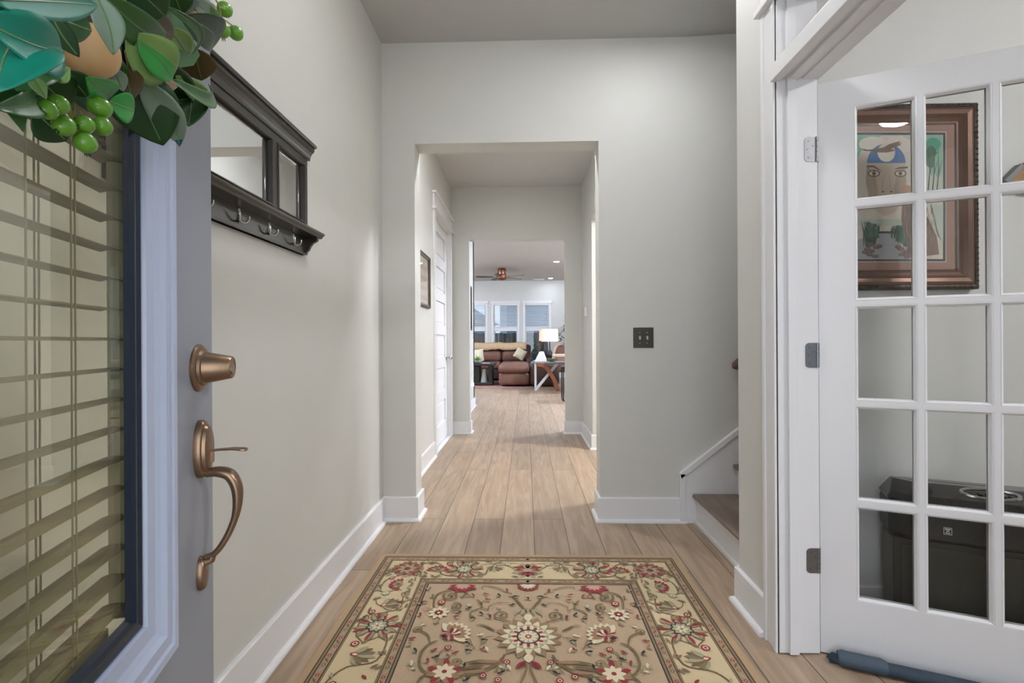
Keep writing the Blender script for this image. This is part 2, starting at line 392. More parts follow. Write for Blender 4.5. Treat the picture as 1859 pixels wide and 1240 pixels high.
# wooden hand rail on the back wall of the stair well
t = thing('handrail', 'brown wooden stair handrail end showing at the foyer wall corner', 'handrail', (1.3, YB-.07, .96))
e = atY(1328, 667, YB-.06); bm = B()
pth = [Vector((e.x+.005, e.y, e.z)), Vector((e.x+.02, e.y, e.z+.004)), Vector((e.x+.05, e.y, e.z+.03)), Vector((e.x+1.6, e.y, e.z+.03+1.55*RH/RUN))]
tube(bm, pth, [.008,.026,.028,.028], 14); obj('rail', bm, mat('walnut_rail', (98,74,60), .35, var=.1), t, smooth=True)
bm = B(); tube(bm, smooth_path([(e.x+.3, YB, e.z+.14), (e.x+.3, YB-.05, e.z+.15), (e.x+.3, YB-.06, e.z+.2)]), .006, 8); obj('bracket', bm, HING, t, smooth=True)

# ================================================================= LAMPS OF THE PLACE, with unseen fill lights added
LAMPM = mat('lit_frosted_glass', (255,250,242), .4, var=0, emit=(248,249,252), es=25)
def flush_light(name, x, y, r, label, m, z=H):
    t = thing(name, label, 'ceiling light', (x, y, z))
    bm = B(); lathe(bm, [(r*.55,0),(r*.6,-.02),(r*.5,-.03)], (x,y,z), (0,0,1), 32); obj('canopy', bm, NICK, t, smooth=True)
    bm = B(); lathe(bm, [(r,-.022),(r*.97,-.05),(r*.8,-.085),(r*.45,-.11),(.001,-.118)], (x,y,z), (0,0,1), 32); obj('diffuser', bm, m, t, smooth=True)
    return t
flush_light('flush_ceiling_light', .10, 1.55, .17, 'round frosted flush mount light on the foyer ceiling', LAMPM)
LAMP2 = mat('lit_study_glass', (255,244,236), .4, var=0, emit=(248,248,252), es=165)
flush_light('flush_ceiling_light', 3.12, -.22, .15, 'round frosted flush mount light on the study ceiling', LAMP2)
LAMP3 = mat('lit_side_room_glass', (255,246,236), .4, var=0, emit=(246,248,254), es=170)
flush_light('flush_ceiling_light', 2.4, 4.4, .22, 'round frosted flush mount light on the side room ceiling', LAMP3)
LAMP4 = mat('lit_downlight', (255,252,246), .4, var=0, emit=(228,238,255), es=100)
def can(x, y, label, r=.065, m=LAMP4, z=H):
    t = thing('recessed_light', label, 'ceiling light', (x, y, z), )
    bm = B(); lathe(bm, [(r+.022,0),(r+.02,-.006),(r,-.008),(r-.004,-.001)], (x,y,z), (0,0,1), 28); obj('trim_ring', bm, TRIM, t, smooth=True)
    bm = B(); lathe(bm, [(r-.003,-.001),(r-.003,-.004),(.001,-.0045)], (x,y,z), (0,0,1), 28); obj('lens', bm, m, t)
    return t
p = atZ(1010, 475, H); can(p.x, p.y, 'nearer glowing recessed light in the living room ceiling, seen through the hall')
p = atZ(999.5, 505, H); can(p.x, p.y, 'farther glowing recessed light in the living room ceiling, beside the fan')
for x, y, n in ((-1.9, 11.5, 'left near'), (-1.9, 14.2, 'left far'), (-.1, 7.6, 'passage')):
    can(x, y, 'recessed light in the living room ceiling, %s one' % n)
LAMP5 = mat('lit_foyer_downlight', (255,252,246), .4, var=0, emit=(246,248,254), es=110)
can(-.1, 3.62, 'added unseen fill light in the hall ceiling behind the foyer header', m=mat('added_hall_fill', (255,252,246), .4, var=0, emit=(246,248,254), es=380))  # added out of view to brighten the hall
LAMP6 = mat('added_living_fill', (255,250,244), .4, var=0, emit=(222,234,255), es=215)  # for the domes added out of view to brighten the living room
flush_light('flush_ceiling_light', -2.9, 11.0, .22, 'added unseen fill dome on the left of the living room ceiling', LAMP6)
flush_light('flush_ceiling_light', 2.6, 10.6, .22, 'added unseen fill dome on the right of the living room ceiling', LAMP6)
flush_light('flush_ceiling_light', 2.2, 7.2, .22, 'added unseen fill dome on the living room ceiling behind the hall end wall', LAMP6)
can(.74, 2.42, 'recessed light in the foyer ceiling near the stair opening', m=LAMP5)

# ================================================================= ENTRY DOOR (opened inwards, outside face to the camera)
EE = Vector((-.495, .75, 0)); EH = Vector((.275, -.962, 0)).normalized(); EN = Vector((.962, .275, 0)).normalized()
def D(u, w, z): return EE + EH*u + EN*w + Vector((0,0,z))
def dmap(vs): xf(vs, lambda c: D(c.x, c.y, c.z))
def onD(px, py, off):
    d = ray(px, py); o = Vector((0,0,CZ)); t = (off - EN.dot(o-EE))/EN.dot(d); return o+d*t
DW = .91; DTOP = 2.07; g0, g1, gz0, gz1 = .150, .760, .750, 1.955
bm = B()
for r in ((0, g0+.01, -.044, 0, .01, DTOP), (g1-.01, DW, -.044, 0, .01, DTOP), (g0+.01, g1-.01, -.044, 0, .01, gz0+.01), (g0+.01, g1-.01, -.044, 0, gz1-.01, DTOP)):
    dmap(box(bm, *r))
door = struct(obj('door_2', bm, DGRAY, loc=D(DW, 0, .01)))
def rect_ring(bm, u0, u1, z0, z1, prof, fn, mi=0):
    rings = []
    for o, w in prof:
        rings.append([fn(u0+o, w, z0+o), fn(u1-o, w, z0+o), fn(u1-o, w, z1-o), fn(u0+o, w, z1-o)])
    return loft(bm, rings, False, mi)
bm = B(); rect_ring(bm, g0, g1, gz0, gz1, [(0,-.001),(0,.006),(.004,.009),(.014,.009),(.017,.006),(.022,.006),(.025,.0085),(.034,.0085),(.040,.004),(.047,.001),(.063,.000),(.065,-.006),(.065,-.016)], D)
obj('glass_frame', bm, mat('entry_white_frame', (168,178,200), .3, var=.01), door)
bm = B(); rect_ring(bm, g0+.0645, g1-.0645, gz0+.0645, gz1-.0645, [(0,-.005),(.004,-.003),(.010,-.005),(.013,-.005),(.016,-.009),(.022,-.0122)], D)
obj('gasket', bm, mat('navy_black_gasket', (22,34,48), .25, var=.05), door)
q0, q1, qz0, qz1 = g0+.070, g1-.070, gz0+.070, gz1-.070
bm = B(); dmap(box(bm, q0, q1, -.0155, -.0125, qz0, qz1)); obj('pane', bm, GGLASS, door)
# mini blind behind the pane, slats open
SLATM = mat('blind_slat_taupe', (158,152,136), .5, var=.02)
blind = thing('window_blind', 'beige horizontal slat blind hung on the inside of the open entry door glass', 'blind', D(.45, -.05, .80))
nsl = 0
for k in range(-10, 26):
    zc = 1.144+.0342*k
    if zc < qz0+.01 or zc > qz1-.03: continue
    bm = B(); a, b_ = .198, .712
    pr = [(-.026,.0),(-.0325,.0022),(-.039,.003),(-.0455,.0022),(-.052,0),(-.052,-.0007),(-.0455,.0015),(-.039,.0023),(-.0325,.0015),(-.026,-.0007)]
    loft(bm, [[D(a, w, zc+h) for w, h in pr], [D(b_, w, zc+h) for w, h in pr]]); obj('slat', bm, SLATM, blind)
bm = B()
for u in (.303, .297, .363, .56):
    for w in (-.0245, -.0535): dmap(box(bm, u-.0007, u+.0007, w-.0006, w+.0006, qz0+.01, qz1))
obj('ladder_cord', bm, SLATM, blind)
bm = B(); dmap(box(bm, q0+.004, q1-.004, -.056, -.022, qz1-.03, qz1)); obj('head_rail', bm, SLATM, blind)
bm = B(); dmap(box(bm, q0+.02, q1-.02, -.052, -.026, qz0+.0, qz0+.012)); obj('bottom_rail', bm, SLATM, blind)
bm = B(); dmap(box(bm, .186, .1975, -.046, -.020, qz0, qz1)); obj('side_channel', bm, mat('pale_channel', (205,205,190), .4, var=.01), blind)
# hardware
def lathe_d(bm, u, z, prof, seg=32, sx=1, sy=1): return lathe(bm, prof, D(u, 0, z), EN, seg, 0, sx, sy)
du, dz = .0566, 1.104
bm = B(); lathe_d(bm, du, dz, [(.0345,0),(.0345,.003),(.031,.006),(.0275,.0065),(.026,.010),(.024,.011)]); lathe_d(bm, du, dz, [(.0235,.009),(.0165,.044),(.0155,.0455),(.0145,.0445),(.001,.0445)])
deadbolt = obj('deadbolt', bm, BRNZ, door, smooth=True)
bm = B(); lathe_d(bm, du, dz-.003, [(.0075,.0440),(.0075,.0462),(.001,.0462)], sx=.8, sy=1.0); obj('keyhole', bm, mat('brass_key_plug', (176,160,132), .3, .9), deadbolt, smooth=True)
bm = B(); lathe_d(bm, du, .985, [(.030,0),(.030,.006),(.0285,.009),(.025,.010),(.0235,.014),(.020,.0155),(.001,.0158)], sx=.80, sy=1.42)
hs = obj('handleset', bm, BRNZ, door, smooth=True)
bm = B()
# thumb latch
pp = [(0,.012),(0,.03),(0,.045),(0,.058),(0,.064)]; wid = [.004,.004,.008,.0105,.007]; zz = [0,.001,.001,-.0005,-.0015]
rings = []
for (q, w), wd, z_ in zip(pp, wid, zz): rings.append([D(du-wd, w, .981+z_), D(du, w, .9795+z_), D(du+wd, w, .981+z_), D(du+wd, w, .983+z_), D(du, w, .9835+z_), D(du-wd, w, .983+z_)])
loft(bm, rings); dmap(box(bm, du-.0025, du+.0025, .012, .020, .965, .982)); obj('thumb_latch', bm, BRNZ, hs, bevel=.0008)
bm = B()
gp = smooth_path([D(du,.010,.949), D(du,.026,.950), D(du,.042,.943), D(du,.0505,.922), D(du,.050,.893), D(du,.042,.865), D(du,.030,.842), D(du,.019,.829), D(du,.008,.826)], 6)
nn = len(gp); rad = [.0062 + .0028*math.sin(PI*min(1, i/(nn*.55)))*(1 if i < nn*.6 else .5) - .0022*(i/nn) for i in range(nn)]
tube(bm, gp, rad, 12, flat=1.35, up=EH); obj('grip', bm, BRNZ, hs, smooth=True)
bm = B(); lathe_d(bm, du, .803, [(.0165,0),(.0165,.006),(.0145,.0085),(.001,.0095)], sx=.85, sy=1.5); tube(bm, [D(du,.004,.818), D(du,.016,.822), D(du,.018,.830)], [.007,.006,.005], 10)
obj('lower_rosette', bm, BRNZ, hs, smooth=True)

# ================================================================= WREATH hung on the door
wr = thing('wreath', 'artificial magnolia wreath with green leaves, green berries and tan eggs hung on the entry door', 'wreath', D(.455, .03, 1.30))
LM = {}
def leafm(k, top, rough=.42, back=(96,84,52)):
    m = bpy.data.materials.new('leaf_'+k); m.use_nodes = True; nt = m.node_tree; b = nt.nodes['Principled BSDF']; N = nt.nodes.new
    g = N('ShaderNodeNewGeometry'); mx = N('ShaderNodeMix'); mx.data_type = 'RGBA'
    t = N('ShaderNodeTexCoord'); n = N('ShaderNodeTexNoise'); n.inputs['Scale'].default_value = 28; n.inputs['Detail'].default_value = 3
    nt.links.new(t.outputs['Object'], n.inputs['Vector'])
    c = L3(top); m0 = N('ShaderNodeMix'); m0.data_type = 'RGBA'
    m0.inputs[6].default_value = (c[0]*.62, c[1]*.68, c[2]*.62, 1); m0.inputs[7].default_value = (min(1,c[0]*1.5), min(1,c[1]*1.32), min(1,c[2]*1.35), 1)
    nt.links.new(n.outputs['Fac'], m0.inputs[0]); nt.links.new(m0.outputs[2], b.inputs['Base Color'])
    b.inputs['Roughness'].default_value = rough; b.inputs['Coat Weight'].default_value = .05; b.inputs['Specular IOR Level'].default_value = .35
    LM[k] = m
for k, c in dict(teal=(10,116,96), dark=(24,60,22), mid=(42,94,38), bright=(44,140,58), light=(112,148,84), sage=(112,136,118), brown=(70,58,30), tan=(150,122,92), lime=(84,132,40), deep=(14,72,84)).items(): leafm(k, c)
VEIN = mat('pale_vein', (98,126,78), .4)
def leaf(bx, by, tx, ty, w, col, ob=.03, ot=.05, roll=0., curl=.2, bend=0, fold=.25, tipw=.5, parent=wr, name='leaf', wavy=.0):
    """leaf blade from (bx,by) to (tx,ty), width w (photo pixels), standing ob..ot in front of the door"""
    b0 = onD(bx, by, ob); b1 = onD(tx, ty, ot); ax = b1-b0; Lx = ax.length; ax.normalize()
    mid = onD((bx+tx)/2, (by+ty)/2, (ob+ot)/2); sc = (mid-Vector((0,0,CZ))).length/F*1.0
    view = (Vector((0,0,CZ))-mid).normalized(); side = ax.cross(view).normalized(); nrm = side.cross(ax).normalized()
    side, nrm = side*math.cos(roll)+nrm*math.sin(roll), nrm*math.cos(roll)-side*math.sin(roll)
    hw = w*sc/2; bm = B(); n = 12; rows = []
    for i in range(n+1):
        t = i/n; s = (math.sin(PI*min(1, t**(.85 if tipw >= .5 else .65))))**.75 if 0 < t < 1 else .03
        if t > .5: s *= (1-.25*(t-.5)*2*(1-tipw))
        arch = math.sin(PI*t)*curl*Lx*.35
        c = b0 + ax*Lx*t + nrm*arch + side*(math.sin(PI*t)*bend*Lx)
        row = []
        for j in range(-4, 5):
            q = j/4; row.append(bm.verts.new(c + side*hw*s*q + nrm*(abs(q)**1.3*fold*hw*s + wavy*hw*math.sin(t*13+j)*abs(q)*.35)))
        rows.append(row)
    for i in range(n):
        for j in range(8): bm.faces.new((rows[i][j], rows[i][j+1], rows[i+1][j+1], rows[i+1][j]))
    # raised midrib
    pts = [Vector(rows[i][4].co)+nrm*.0003 for i in range(n)]
    vs = tube(bm, pts, [.0004*(1-.7*i/n) for i in range(n)], 5)
    for v in vs:
        for f in v.link_faces: f.material_index = 1
    # the leaves carry a thin thickness from a solidify modifier
    return obj(name, bm, [LM[col], VEIN], parent, smooth=True, solid=.0005)
LV = [ # bx by tx ty w col ob ot roll curl bend fold
 (-25,-2, 176,9, 40,'teal',.085,.080,.1,.1,0,.15), (172,-12, 206,100, 34,'sage',.07,.075,.3,.2,-.05,.2),
 (186,-10, 300,66, 44,'mid',.055,.06,-.2,.25,.05,.2), (238,-30, 300,30, 64,'dark',.06,.07,0,.1,0,.1),
 (-30,40, 110,84, 66,'teal',.08,.085,.25,.3,.1,.35), (30,70, -12,170, 96,'teal',.07,.085,-.2,.3,0,.3),
 (92,26, 144,104, 26,'dark',.068,.075,0,.1,.05,.1), (98,30, 166,56, 40,'mid',.062,.066,0,.1,0,.1),
 (228,62, 308,146, 66,'light',.05,.06,.15,.3,-.03,.25), (250,75, 312,146, 46,'bright',.056,.064,.45,.3,-.04,.1),
 (219,106, 372,174, 30,'mid',.055,.045,.1,-.25,.14,.4), (226,92, 322,158, 40,'tan',.047,.05,.1,.1,.1,.1),
 (236,120, 296,264, 82,'dark',.035,.045,.1,.15,.03,.15), (258,142, 328,262, 42,'sage',.045,.055,-.2,.1,-.06,.35),
 (318,200, 326,266, 22,'deep',.050,.056,-.1,.1,0,.3), (350,150, 342,230, 40,'dark',.035,.04,.2,.1,0,.2),
 (330,30, 384,90, 48,'dark',.045,.035,.2,.2,-.1,.2), (350,86, 366,146, 46,'brown',.04,.035,.1,.1,0,.15),
 (302,10, 349,98, 14,'mid',.066,.05,.3,.2,-.13,.5), (258,30, 314,68, 34,'brown',.045,.05,.2,.2,0,.2),
 (306,50, 340,104, 36,'light',.045,.042,.3,.2,0,.2), (306,142, 378,152, 22,'mid',.045,.03,.2,.2,.12,.4),
 (318,138, 374,172, 30,'light',.038,.03,.2,.2,.05,.3),
 (94,144, 126,122, 18,'light',.06,.07,.2,.2,.1,.4), (68,166, -14,196, 32,'mid',.05,.06,.2,.2,-.06,.3),
 (202,174, 156,140, 40,'bright',.06,.068,.1,.15,0,.15), (198,184, 243,202, 38,'bright',.066,.07,.1,.2,0,.3),
 (62,202, 120,256, 44,'dark',.035,.04,.1,.15,0,.2), (118,128, 158,176, 34,'dark',.045,.05,.1,.15,0,.2),
 (56,128, 124,196, 60,'dark',.035,.04,.1,.15,0,.2), (222,116, 238,182, 36,'brown',.04,.05,.3,.2,0,.2),
 (204,124, 224,166, 22,'sage',.045,.052,.2,.2,0,.2), (312,-20, 330,26, 38,'dark',.05,.05,.1,.1,0,.1),
 (338,-12, 388,18, 26,'sage',.045,.03,.1,.2,.05,.2), (346,0, 388,52, 34,'lime',.035,.03,.2,.3,0,.3),
 (-30,20, 72,62, 60,'dark',.04,.05,0,.1,0,.1), (40,20, 110,60, 50,'dark',.03,.04,0,.1,0,.1),
 (60,100, 30,165, 50,'mid',.045,.06,.2,.2,0,.3), (150,150, 165,205, 36,'dark',.035,.04,.1,.1,0,.2),
 (40,175, 90,215, 30,'mid',.05,.058,.1,.2,0,.2), (58,140, 84,180, 16,'light',.064,.07,.1,.3,0,.5),
 (250,0, 262,60, 40,'mid',.05,.055,.1,.1,0,.1), (300,60, 352,92, 30,'brown',.04,.045,.1,.1,0,.1),
 (160,90, 200,160, 44,'dark',.03,.035,.1,.1,0,.1), (280,110, 350,190, 44,'dark',.03,.03,.1,.1,0,.2),
 (200,-10, 330,8, 40,'dark',.03,.035,.1,.1,0,.1), (60,-6, 150,6, 40,'dark',.05,.05,.1,.1,0,.1),
]
for a in LV: leaf(*a[:12])
for k in range(22):        # leaves on the rest of the ring, out of the frame
    a = 2*PI*k/22
    if -.3 < a-1.5*PI < .9 or -.3 < a+.5*PI < .9: continue
    c = D(.455-.17*math.cos(a), .035, 1.57+.20*math.sin(a)); e_ = D(.455-.27*math.cos(a+.3), .05, 1.57+.30*math.sin(a+.3))
    bm = B(); ax = e_-c; n_ = EN; s_ = ax.normalized().cross(n_)
    pts = [c+ax*t+s_*.028*w for t, w in ((0,.05),(.3,.8),(.6,1),(.85,.6),(1,0),(.85,-.6),(.6,-1),(.3,-.8))]
    bm.faces.new([bm.verts.new(p) for p in pts]); obj('leaf', bm, LM[random.choice(['dark','mid','brown'])], wr, solid=.0006)
bm = B(); tube(bm, [D(.455-.185*math.cos(a*2*PI/40), .018, 1.57+.185*math.sin(a*2*PI/40)) for a in range(41)], .016, 10); obj('twig_ring', bm, mat('dark_twigs', (42,36,22), .9, var=.2, scale=60, bump=.8), wr, smooth=True)
EGG = mat('tan_egg', (206,166,118), .45, var=.05, scale=12)
for px, py, rx, ry, off, ang in ((163,92,60,47,.045,.35), (333,26,32,24,.03,.9), (352,34,16,24,.025,0)):
    c = onD(px, py, off); sc = -(RM.transposed() @ (c-Vector((0,0,CZ)))).z/F; rx *= .76; bm = B()
    v = (c-Vector((0,0,CZ))).normalized(); r_ = v.cross(Vector((0,0,1))).normalized(); u_ = r_.cross(v)
    R3 = Matrix((r_, v, u_)).transposed() @ Matrix.Rotation(ang, 3, 'Y')
    ball(bm, c, sc, rx, .9*min(rx, ry), ry, 24, R3); obj('egg', bm, EGG, wr, smooth=True)
BER = mat('green_berry', (96,150,44), .28, var=.10, scale=40, coat=.25)
BCAL = mat('berry_calyx', (40,62,24), .6, var=.1)
for px, py, r, dx, dy in ((86,199,17,-1,.3),(106,190,17,.4,-1),(116,228,18,-.8,.6),(153,226,16,-.9,.2),(186,229,15.5,0,1),(181,195,19,.5,.1),(155,259,18,.2,1),
                          (408,17,13,.3,1),(404,54,13,.1,1),(428,60,12.5,.5,1),(384,38,12,.5,1),(374,42,10,-.2,.8)):
    top = px > 300; off = (.030 if top else .062)+random.uniform(-.004,.004)
    c = onD(px, py, off); sc = -(RM.transposed() @ (c-Vector((0,0,CZ)))).z/F*1.02; e_ = (onD(px+dx*10, py+dy*10, off-.001)-c).normalized()
    bm = B(); lathe(bm, [(.001,-1.02*r*sc),(.5*r*sc,-.9*r*sc),(.85*r*sc,-.5*r*sc),(r*sc,0),(.9*r*sc,.45*r*sc),(.55*r*sc,.85*r*sc),(.2*r*sc,1.05*r*sc),(.001,1.06*r*sc)], c, e_, 18)
    b_ = obj('berry', bm, BER, wr, smooth=True)
    bm = B(); u_ = e_.orthogonal().normalized(); w_ = e_.cross(u_)
    for k in range(5):
        a = 2*PI*k/5; q = u_*math.cos(a)+w_*math.sin(a); q2 = u_*math.cos(a+.5)+w_*math.sin(a+.5); q3 = u_*math.cos(a-.5)+w_*math.sin(a-.5)
        p0 = c+e_*r*sc*.98
        bm.faces.new([bm.verts.new(p) for p in (p0+q2*r*sc*.2, p0+q*r*sc*.26+e_*r*sc*.5, p0+q3*r*sc*.2, p0)])
    obj('calyx', bm, BCAL, b_, solid=.0006)
TWG = mat('yellow_green_twig', (140,134,60), .5)
for pts in (((100,125),(80,143),(55,160),(38,172)), ((38,172),(60,190),(86,199)), ((165,165),(180,182)), ((120,190),(125,205),(135,222)), ((388,-6),(398,12),(402,40)), ((398,12),(408,17)), ((400,30),(424,48)), ((78,140),(90,152)), ((128,200),(140,240),(155,255))):
    bm = B(); tube(bm, smooth_path([onD(x, y, .052 if x < 300 else .03) for x, y in pts], 4), .0011, 6); obj('twig', bm, TWG, wr, smooth=True)

# ================================================================= COAT RACK WITH MIRRORS on the left wall
rk = thing('mirror_coat_rack', 'dark espresso wall mirror with crown, shelf and double coat hooks on the left foyer wall', 'coat rack', (XL, 1.486, 1.495))
ya, yb = 1.012, 1.960; fx = XL+.022
bm = B()
zt, zb_ = 1.945, 1.594
def bar(y0, y1, z0, z1, x1=fx, x0=XL+.001): box(bm, x0, x1, y0, y1, z0, z1)
bar(ya, yb, zt-.085, zt-.02)                                  # top frieze
cols = [(ya, ya+.030), (1.252, 1.292), (1.680, 1.720), (yb-.030, yb)]
for a, b_ in cols: bar(a, b_, zb_, zt-.085)
bar(ya, yb, zb_-.0, zb_+.03)
obj('frame', bm, DARKW, rk, bevel=.002)
for a, b_ in ((ya+.030, 1.252), (1.292, 1.680), (1.720, yb-.030)):
    z0, z1 = zb_+.03, zt-.085
    bm = B()
    def fm(u, w, z): return Vector((fx+w, u, z))
    rect_ring(bm, a-.002, b_+.002, z0-.002, z1+.002, [(0,0),(.002,.004),(.005,.005),(.008,.001),(.011,-.006),(.013,-.010),(.013,-.018)], fm); obj('inner_moulding', bm, DARKW, rk, smooth=True)
    bm = B(); box(bm, XL+.002, XL+.008, a+.01, b_-.01, z0+.01, z1-.01); obj('mirror', bm, MIRR, rk)
def swept_y(bm, prof, y0, y1):      # prof: list of (x out from wall, z)
    loft(bm, [[Vector((XL+o, y0, z)) for o, z in prof], [Vector((XL+o, y1, z)) for o, z in prof]])
bm = B(); swept_y(bm, [(0,zt-.055),(.026,zt-.055),(.027,zt-.046),(.030,zt-.036),(.036,zt-.026),(.044,zt-.018),(.045,zt-.006),(.052,zt-.006),(.055,zt),(.052,zt+.008),(0,zt+.008)], ya-.016, yb+.016); obj('crown', bm, DARKW, rk)
bm = B(); zs = 1.589; swept_y(bm, [(0,zs),(.082,zs),(.086,zs-.003),(.084,zs-.009),(.076,zs-.015),(.072,zs-.022),(0,zs-.022)], ya-.018, yb+.018); obj('shelf', bm, DARKW, rk)
bm = B(); box(bm, XL+.001, XL+.018, ya+.01, yb-.01, 1.496, zs-.02); box(bm, XL+.001, XL+.024, ya+.01, yb-.01, 1.496, 1.503); obj('hook_board', bm, DARKW, rk, bevel=.0015)
for y in (ya+.004, yb-.020):
    bm = B(); pr = [(.001,zs-.022),(.070,zs-.022),(.070,zs-.034),(.062,zs-.040),(.050,zs-.046),(.040,zs-.058),(.034,zs-.072),(.024,zs-.082),(.022,zs-.092),(.001,zs-.092)]
    prism(bm, [Vector((XL+o, y, z)) for o, z in pr], (0,.016,0)); obj('corbel', bm, DARKW, rk, bevel=.0015)
def hook(y, z=1.535):
    bm = B(); x = XL+.018
    lathe(bm, [(.0065,0),(.0065,.003),(.001,.004)], (x, y, z+.012), (1,0,0), 14); 
    prism(bm, [(x,y-.0055,z+.012),(x,y+.0055,z+.012),(x,y+.0038,z-.022),(x,y-.0038,z-.022)], (.004,0,0))
    h = obj('hook', bm, NICK, rk, smooth=True, bevel=.0008)
    for s in (-1, 1):
        bm = B(); tube(bm, smooth_path([(x+.002,y,z-.020),(x+.007,y+s*.008,z-.026),(x+.014,y+s*.018,z-.024),(x+.019,y+s*.025,z-.012),(x+.020,y+s*.026,z-.002)], 5), [.0028]*20+[.0022], 8, flat=1.2); obj('prong', bm, NICK, h, smooth=True)
for y in (1.842, 1.664, 1.486, 1.308, 1.130): hook(y, 1.545)

# ================================================================= LIGHT SWITCHES and small wall things
t = thing('light_switch', 'dark bronze double toggle light switch plate on the greige back wall', 'light switch', (.75, YB, 1.14))
c = atY(1168, 613, YB-.003); bm = B(); hw = .0635; hh = .064
box(bm, c.x-hw, c.x+hw, YB-.006, YB, c.z-hh, c.z+hh); obj('plate', bm, mat('bronze_plate', (78,74,68), .35, .5, var=.08), t, bevel=.003)
for s in (-1, 1):
    bm = B(); box(bm, c.x+s*.023-.0045, c.x+s*.023+.0045, YB-.016, YB-.005, c.z-.012, c.z+.010); obj('toggle', bm, mat('ivory_toggle', (190,190,184), .4), t, bevel=.001)
    bm = B()
    for zz_ in (-.034, .032): lathe(bm, [(.003,0),(.0025,.001),(.001,.0012)], (c.x+s*.023, YB-.006, c.z+zz_), (0,-1,0), 10)
    obj('screw', bm, NICK, t)
c = atX(1063, 566, HX-.01); t = obj('thermostat', (lambda b: (box(b, HX-.022, HX, c.y-.055, c.y+.055, c.z-.055, c.z+.055), b)[1])(B()), TRIM, bevel=.004)
tag(t, 'small white control box on the right hall wall', 'wall control')
c = atX(857.5, 700, XL+.01); t = thing('night_light', 'glowing plug-in night light on the wall past the hall doorway', 'night light', (XL, c.y, c.z-.06))
bm = B(); box(bm, XL, XL+.006, c.y-.036, c.y+.036, c.z-.058, c.z+.058); obj('outlet_plate', bm, TRIM, t, bevel=.002)
bm = B(); box(bm, XL+.006, XL+.035, c.y-.028, c.y+.028, c.z-.01, c.z+.045); obj('lamp_body', bm, mat('lit_night_light', (255,250,240), .4, var=0, emit=(255,250,240), es=3), t, bevel=.006)
# framed pictures on the left wall
FRW = mat('dark_brown_frame', (66,48,34), .4, var=.1)
def wall_picture(y0, y1, z0, z1, label, paper, fw=.03, lines=True):
    t = thing('framed_picture', label, 'picture', (XL, (y0+y1)/2, z0)); bm = B()
    def fm(u, w, z): return Vector((XL+w, u, z))
    rect_ring(bm, y0, y1, z0, z1, [(0,0),(0,.02),(.004,.026),(.012,.026),(.018,.018),(fw,.016),(fw,.006)], fm); obj('frame', bm, FRW, t)
    bm = B(); box(bm, XL+.001, XL+.008, y0+.01, y1-.01, z0+.01, z1-.01); p = obj('paper', bm, paper, t)
    if lines:
        bm = B()
        for k in range(4):
            zc = z0+.09+k*(z1-z0-.16)/3.6
            for j in range(3): box(bm, XL+.008, XL+.0084, y0+.08+.02*j, y1-.09-.015*j, zc-.012*j, zc-.012*j+.005)
        obj('lettering', bm, mat('faded_print', (160,146,132), .8), p)
    bm = B(); box(bm, XL+.0095, XL+.0110, y0+fw-.004, y1-fw+.004, z0+fw-.004, z1-fw+.004); obj('glazing', bm, GLASS, t)
PAP = mat('cream_paper', (226,208,192), .7, var=.03)
wall_picture(3.95, 4.52, 1.452, 1.93, 'brown framed cream print on the left hall wall before the white closet door', PAP)
wall_picture(7.45, 8.04, 1.325, 2.055, 'narrow view of a brown framed picture on the wall past the hall doorway', mat('dim_print', (150,130,110), .6), lines=False)
# ================================================================= FRENCH DOOR to the study (15 panes), swung into the study
H0 = Vector((1.067, 1.790, 0)); FD = Vector((.921, -.390, 0)).normalized(); FNn = Vector((-.390, -.921, 0)).normalized()
def G(u, w, z): return H0 + FD*u + FNn*w + Vector((0,0,z))
def gmap(vs): xf(vs, lambda c: G(c.x, c.y, c.z))
U0 = .120; PWd = .156; UP = .1935; Z0 = .224; PHt = .316; ZP = .3545; mg = .011; FW_ = .783; FT = 2.070; FB = .006; th = .035
us = [(U0+UP*i-mg, U0+UP*i+PWd+mg) for i in range(3)]; zs_ = [(Z0+ZP*k-mg, Z0+ZP*k+PHt+mg) for k in range(5)]
bm = B()
gmap(box(bm, 0, us[0][0], -th, 0, FB, FT)); gmap(box(bm, us[2][1], FW_, -th, 0, FB, FT))
gmap(box(bm, us[0][0], us[2][1], -th, 0, FB, zs_[0][0])); gmap(box(bm, us[0][0], us[2][1], -th, 0, zs_[4][1], FT))
for i in range(2): gmap(box(bm, us[i][1], us[i+1][0], -th, 0, zs_[0][0], zs_[4][1]))
for k in range(4):
    for i in range(3): gmap(box(bm, us[i][0], us[i][1], -th, 0, zs_[k][1], zs_[k+1][0]))
fdoor = struct(obj('door_3', bm, TRIM, loc=G(0,0,FB)))
for i in range(3):
    for k in range(5):
        a, b_ = us[i]; c, d = zs_[k]
        bm = B()
        rect_ring(bm, a, b_, c, d, [(0,0),(.001,-.001),(.003,.0),(.006,-.002),(.0095,-.008),(.011,-.009),(.011,-.0155)], G)
        rect_ring(bm, a, b_, c, d, [(0,-th),(.003,-th),(.006,-th+.002),(.0095,-th+.008),(.011,-th+.009),(.011,-th+.0155)], G)
        obj('pane_moulding', bm, TRIM, fdoor)
        bm = B(); gmap(box(bm, a+.0105, b_-.0105, -.019, -.016, c+.0105, d-.0105)); obj('pane', bm, GLASS, fdoor)
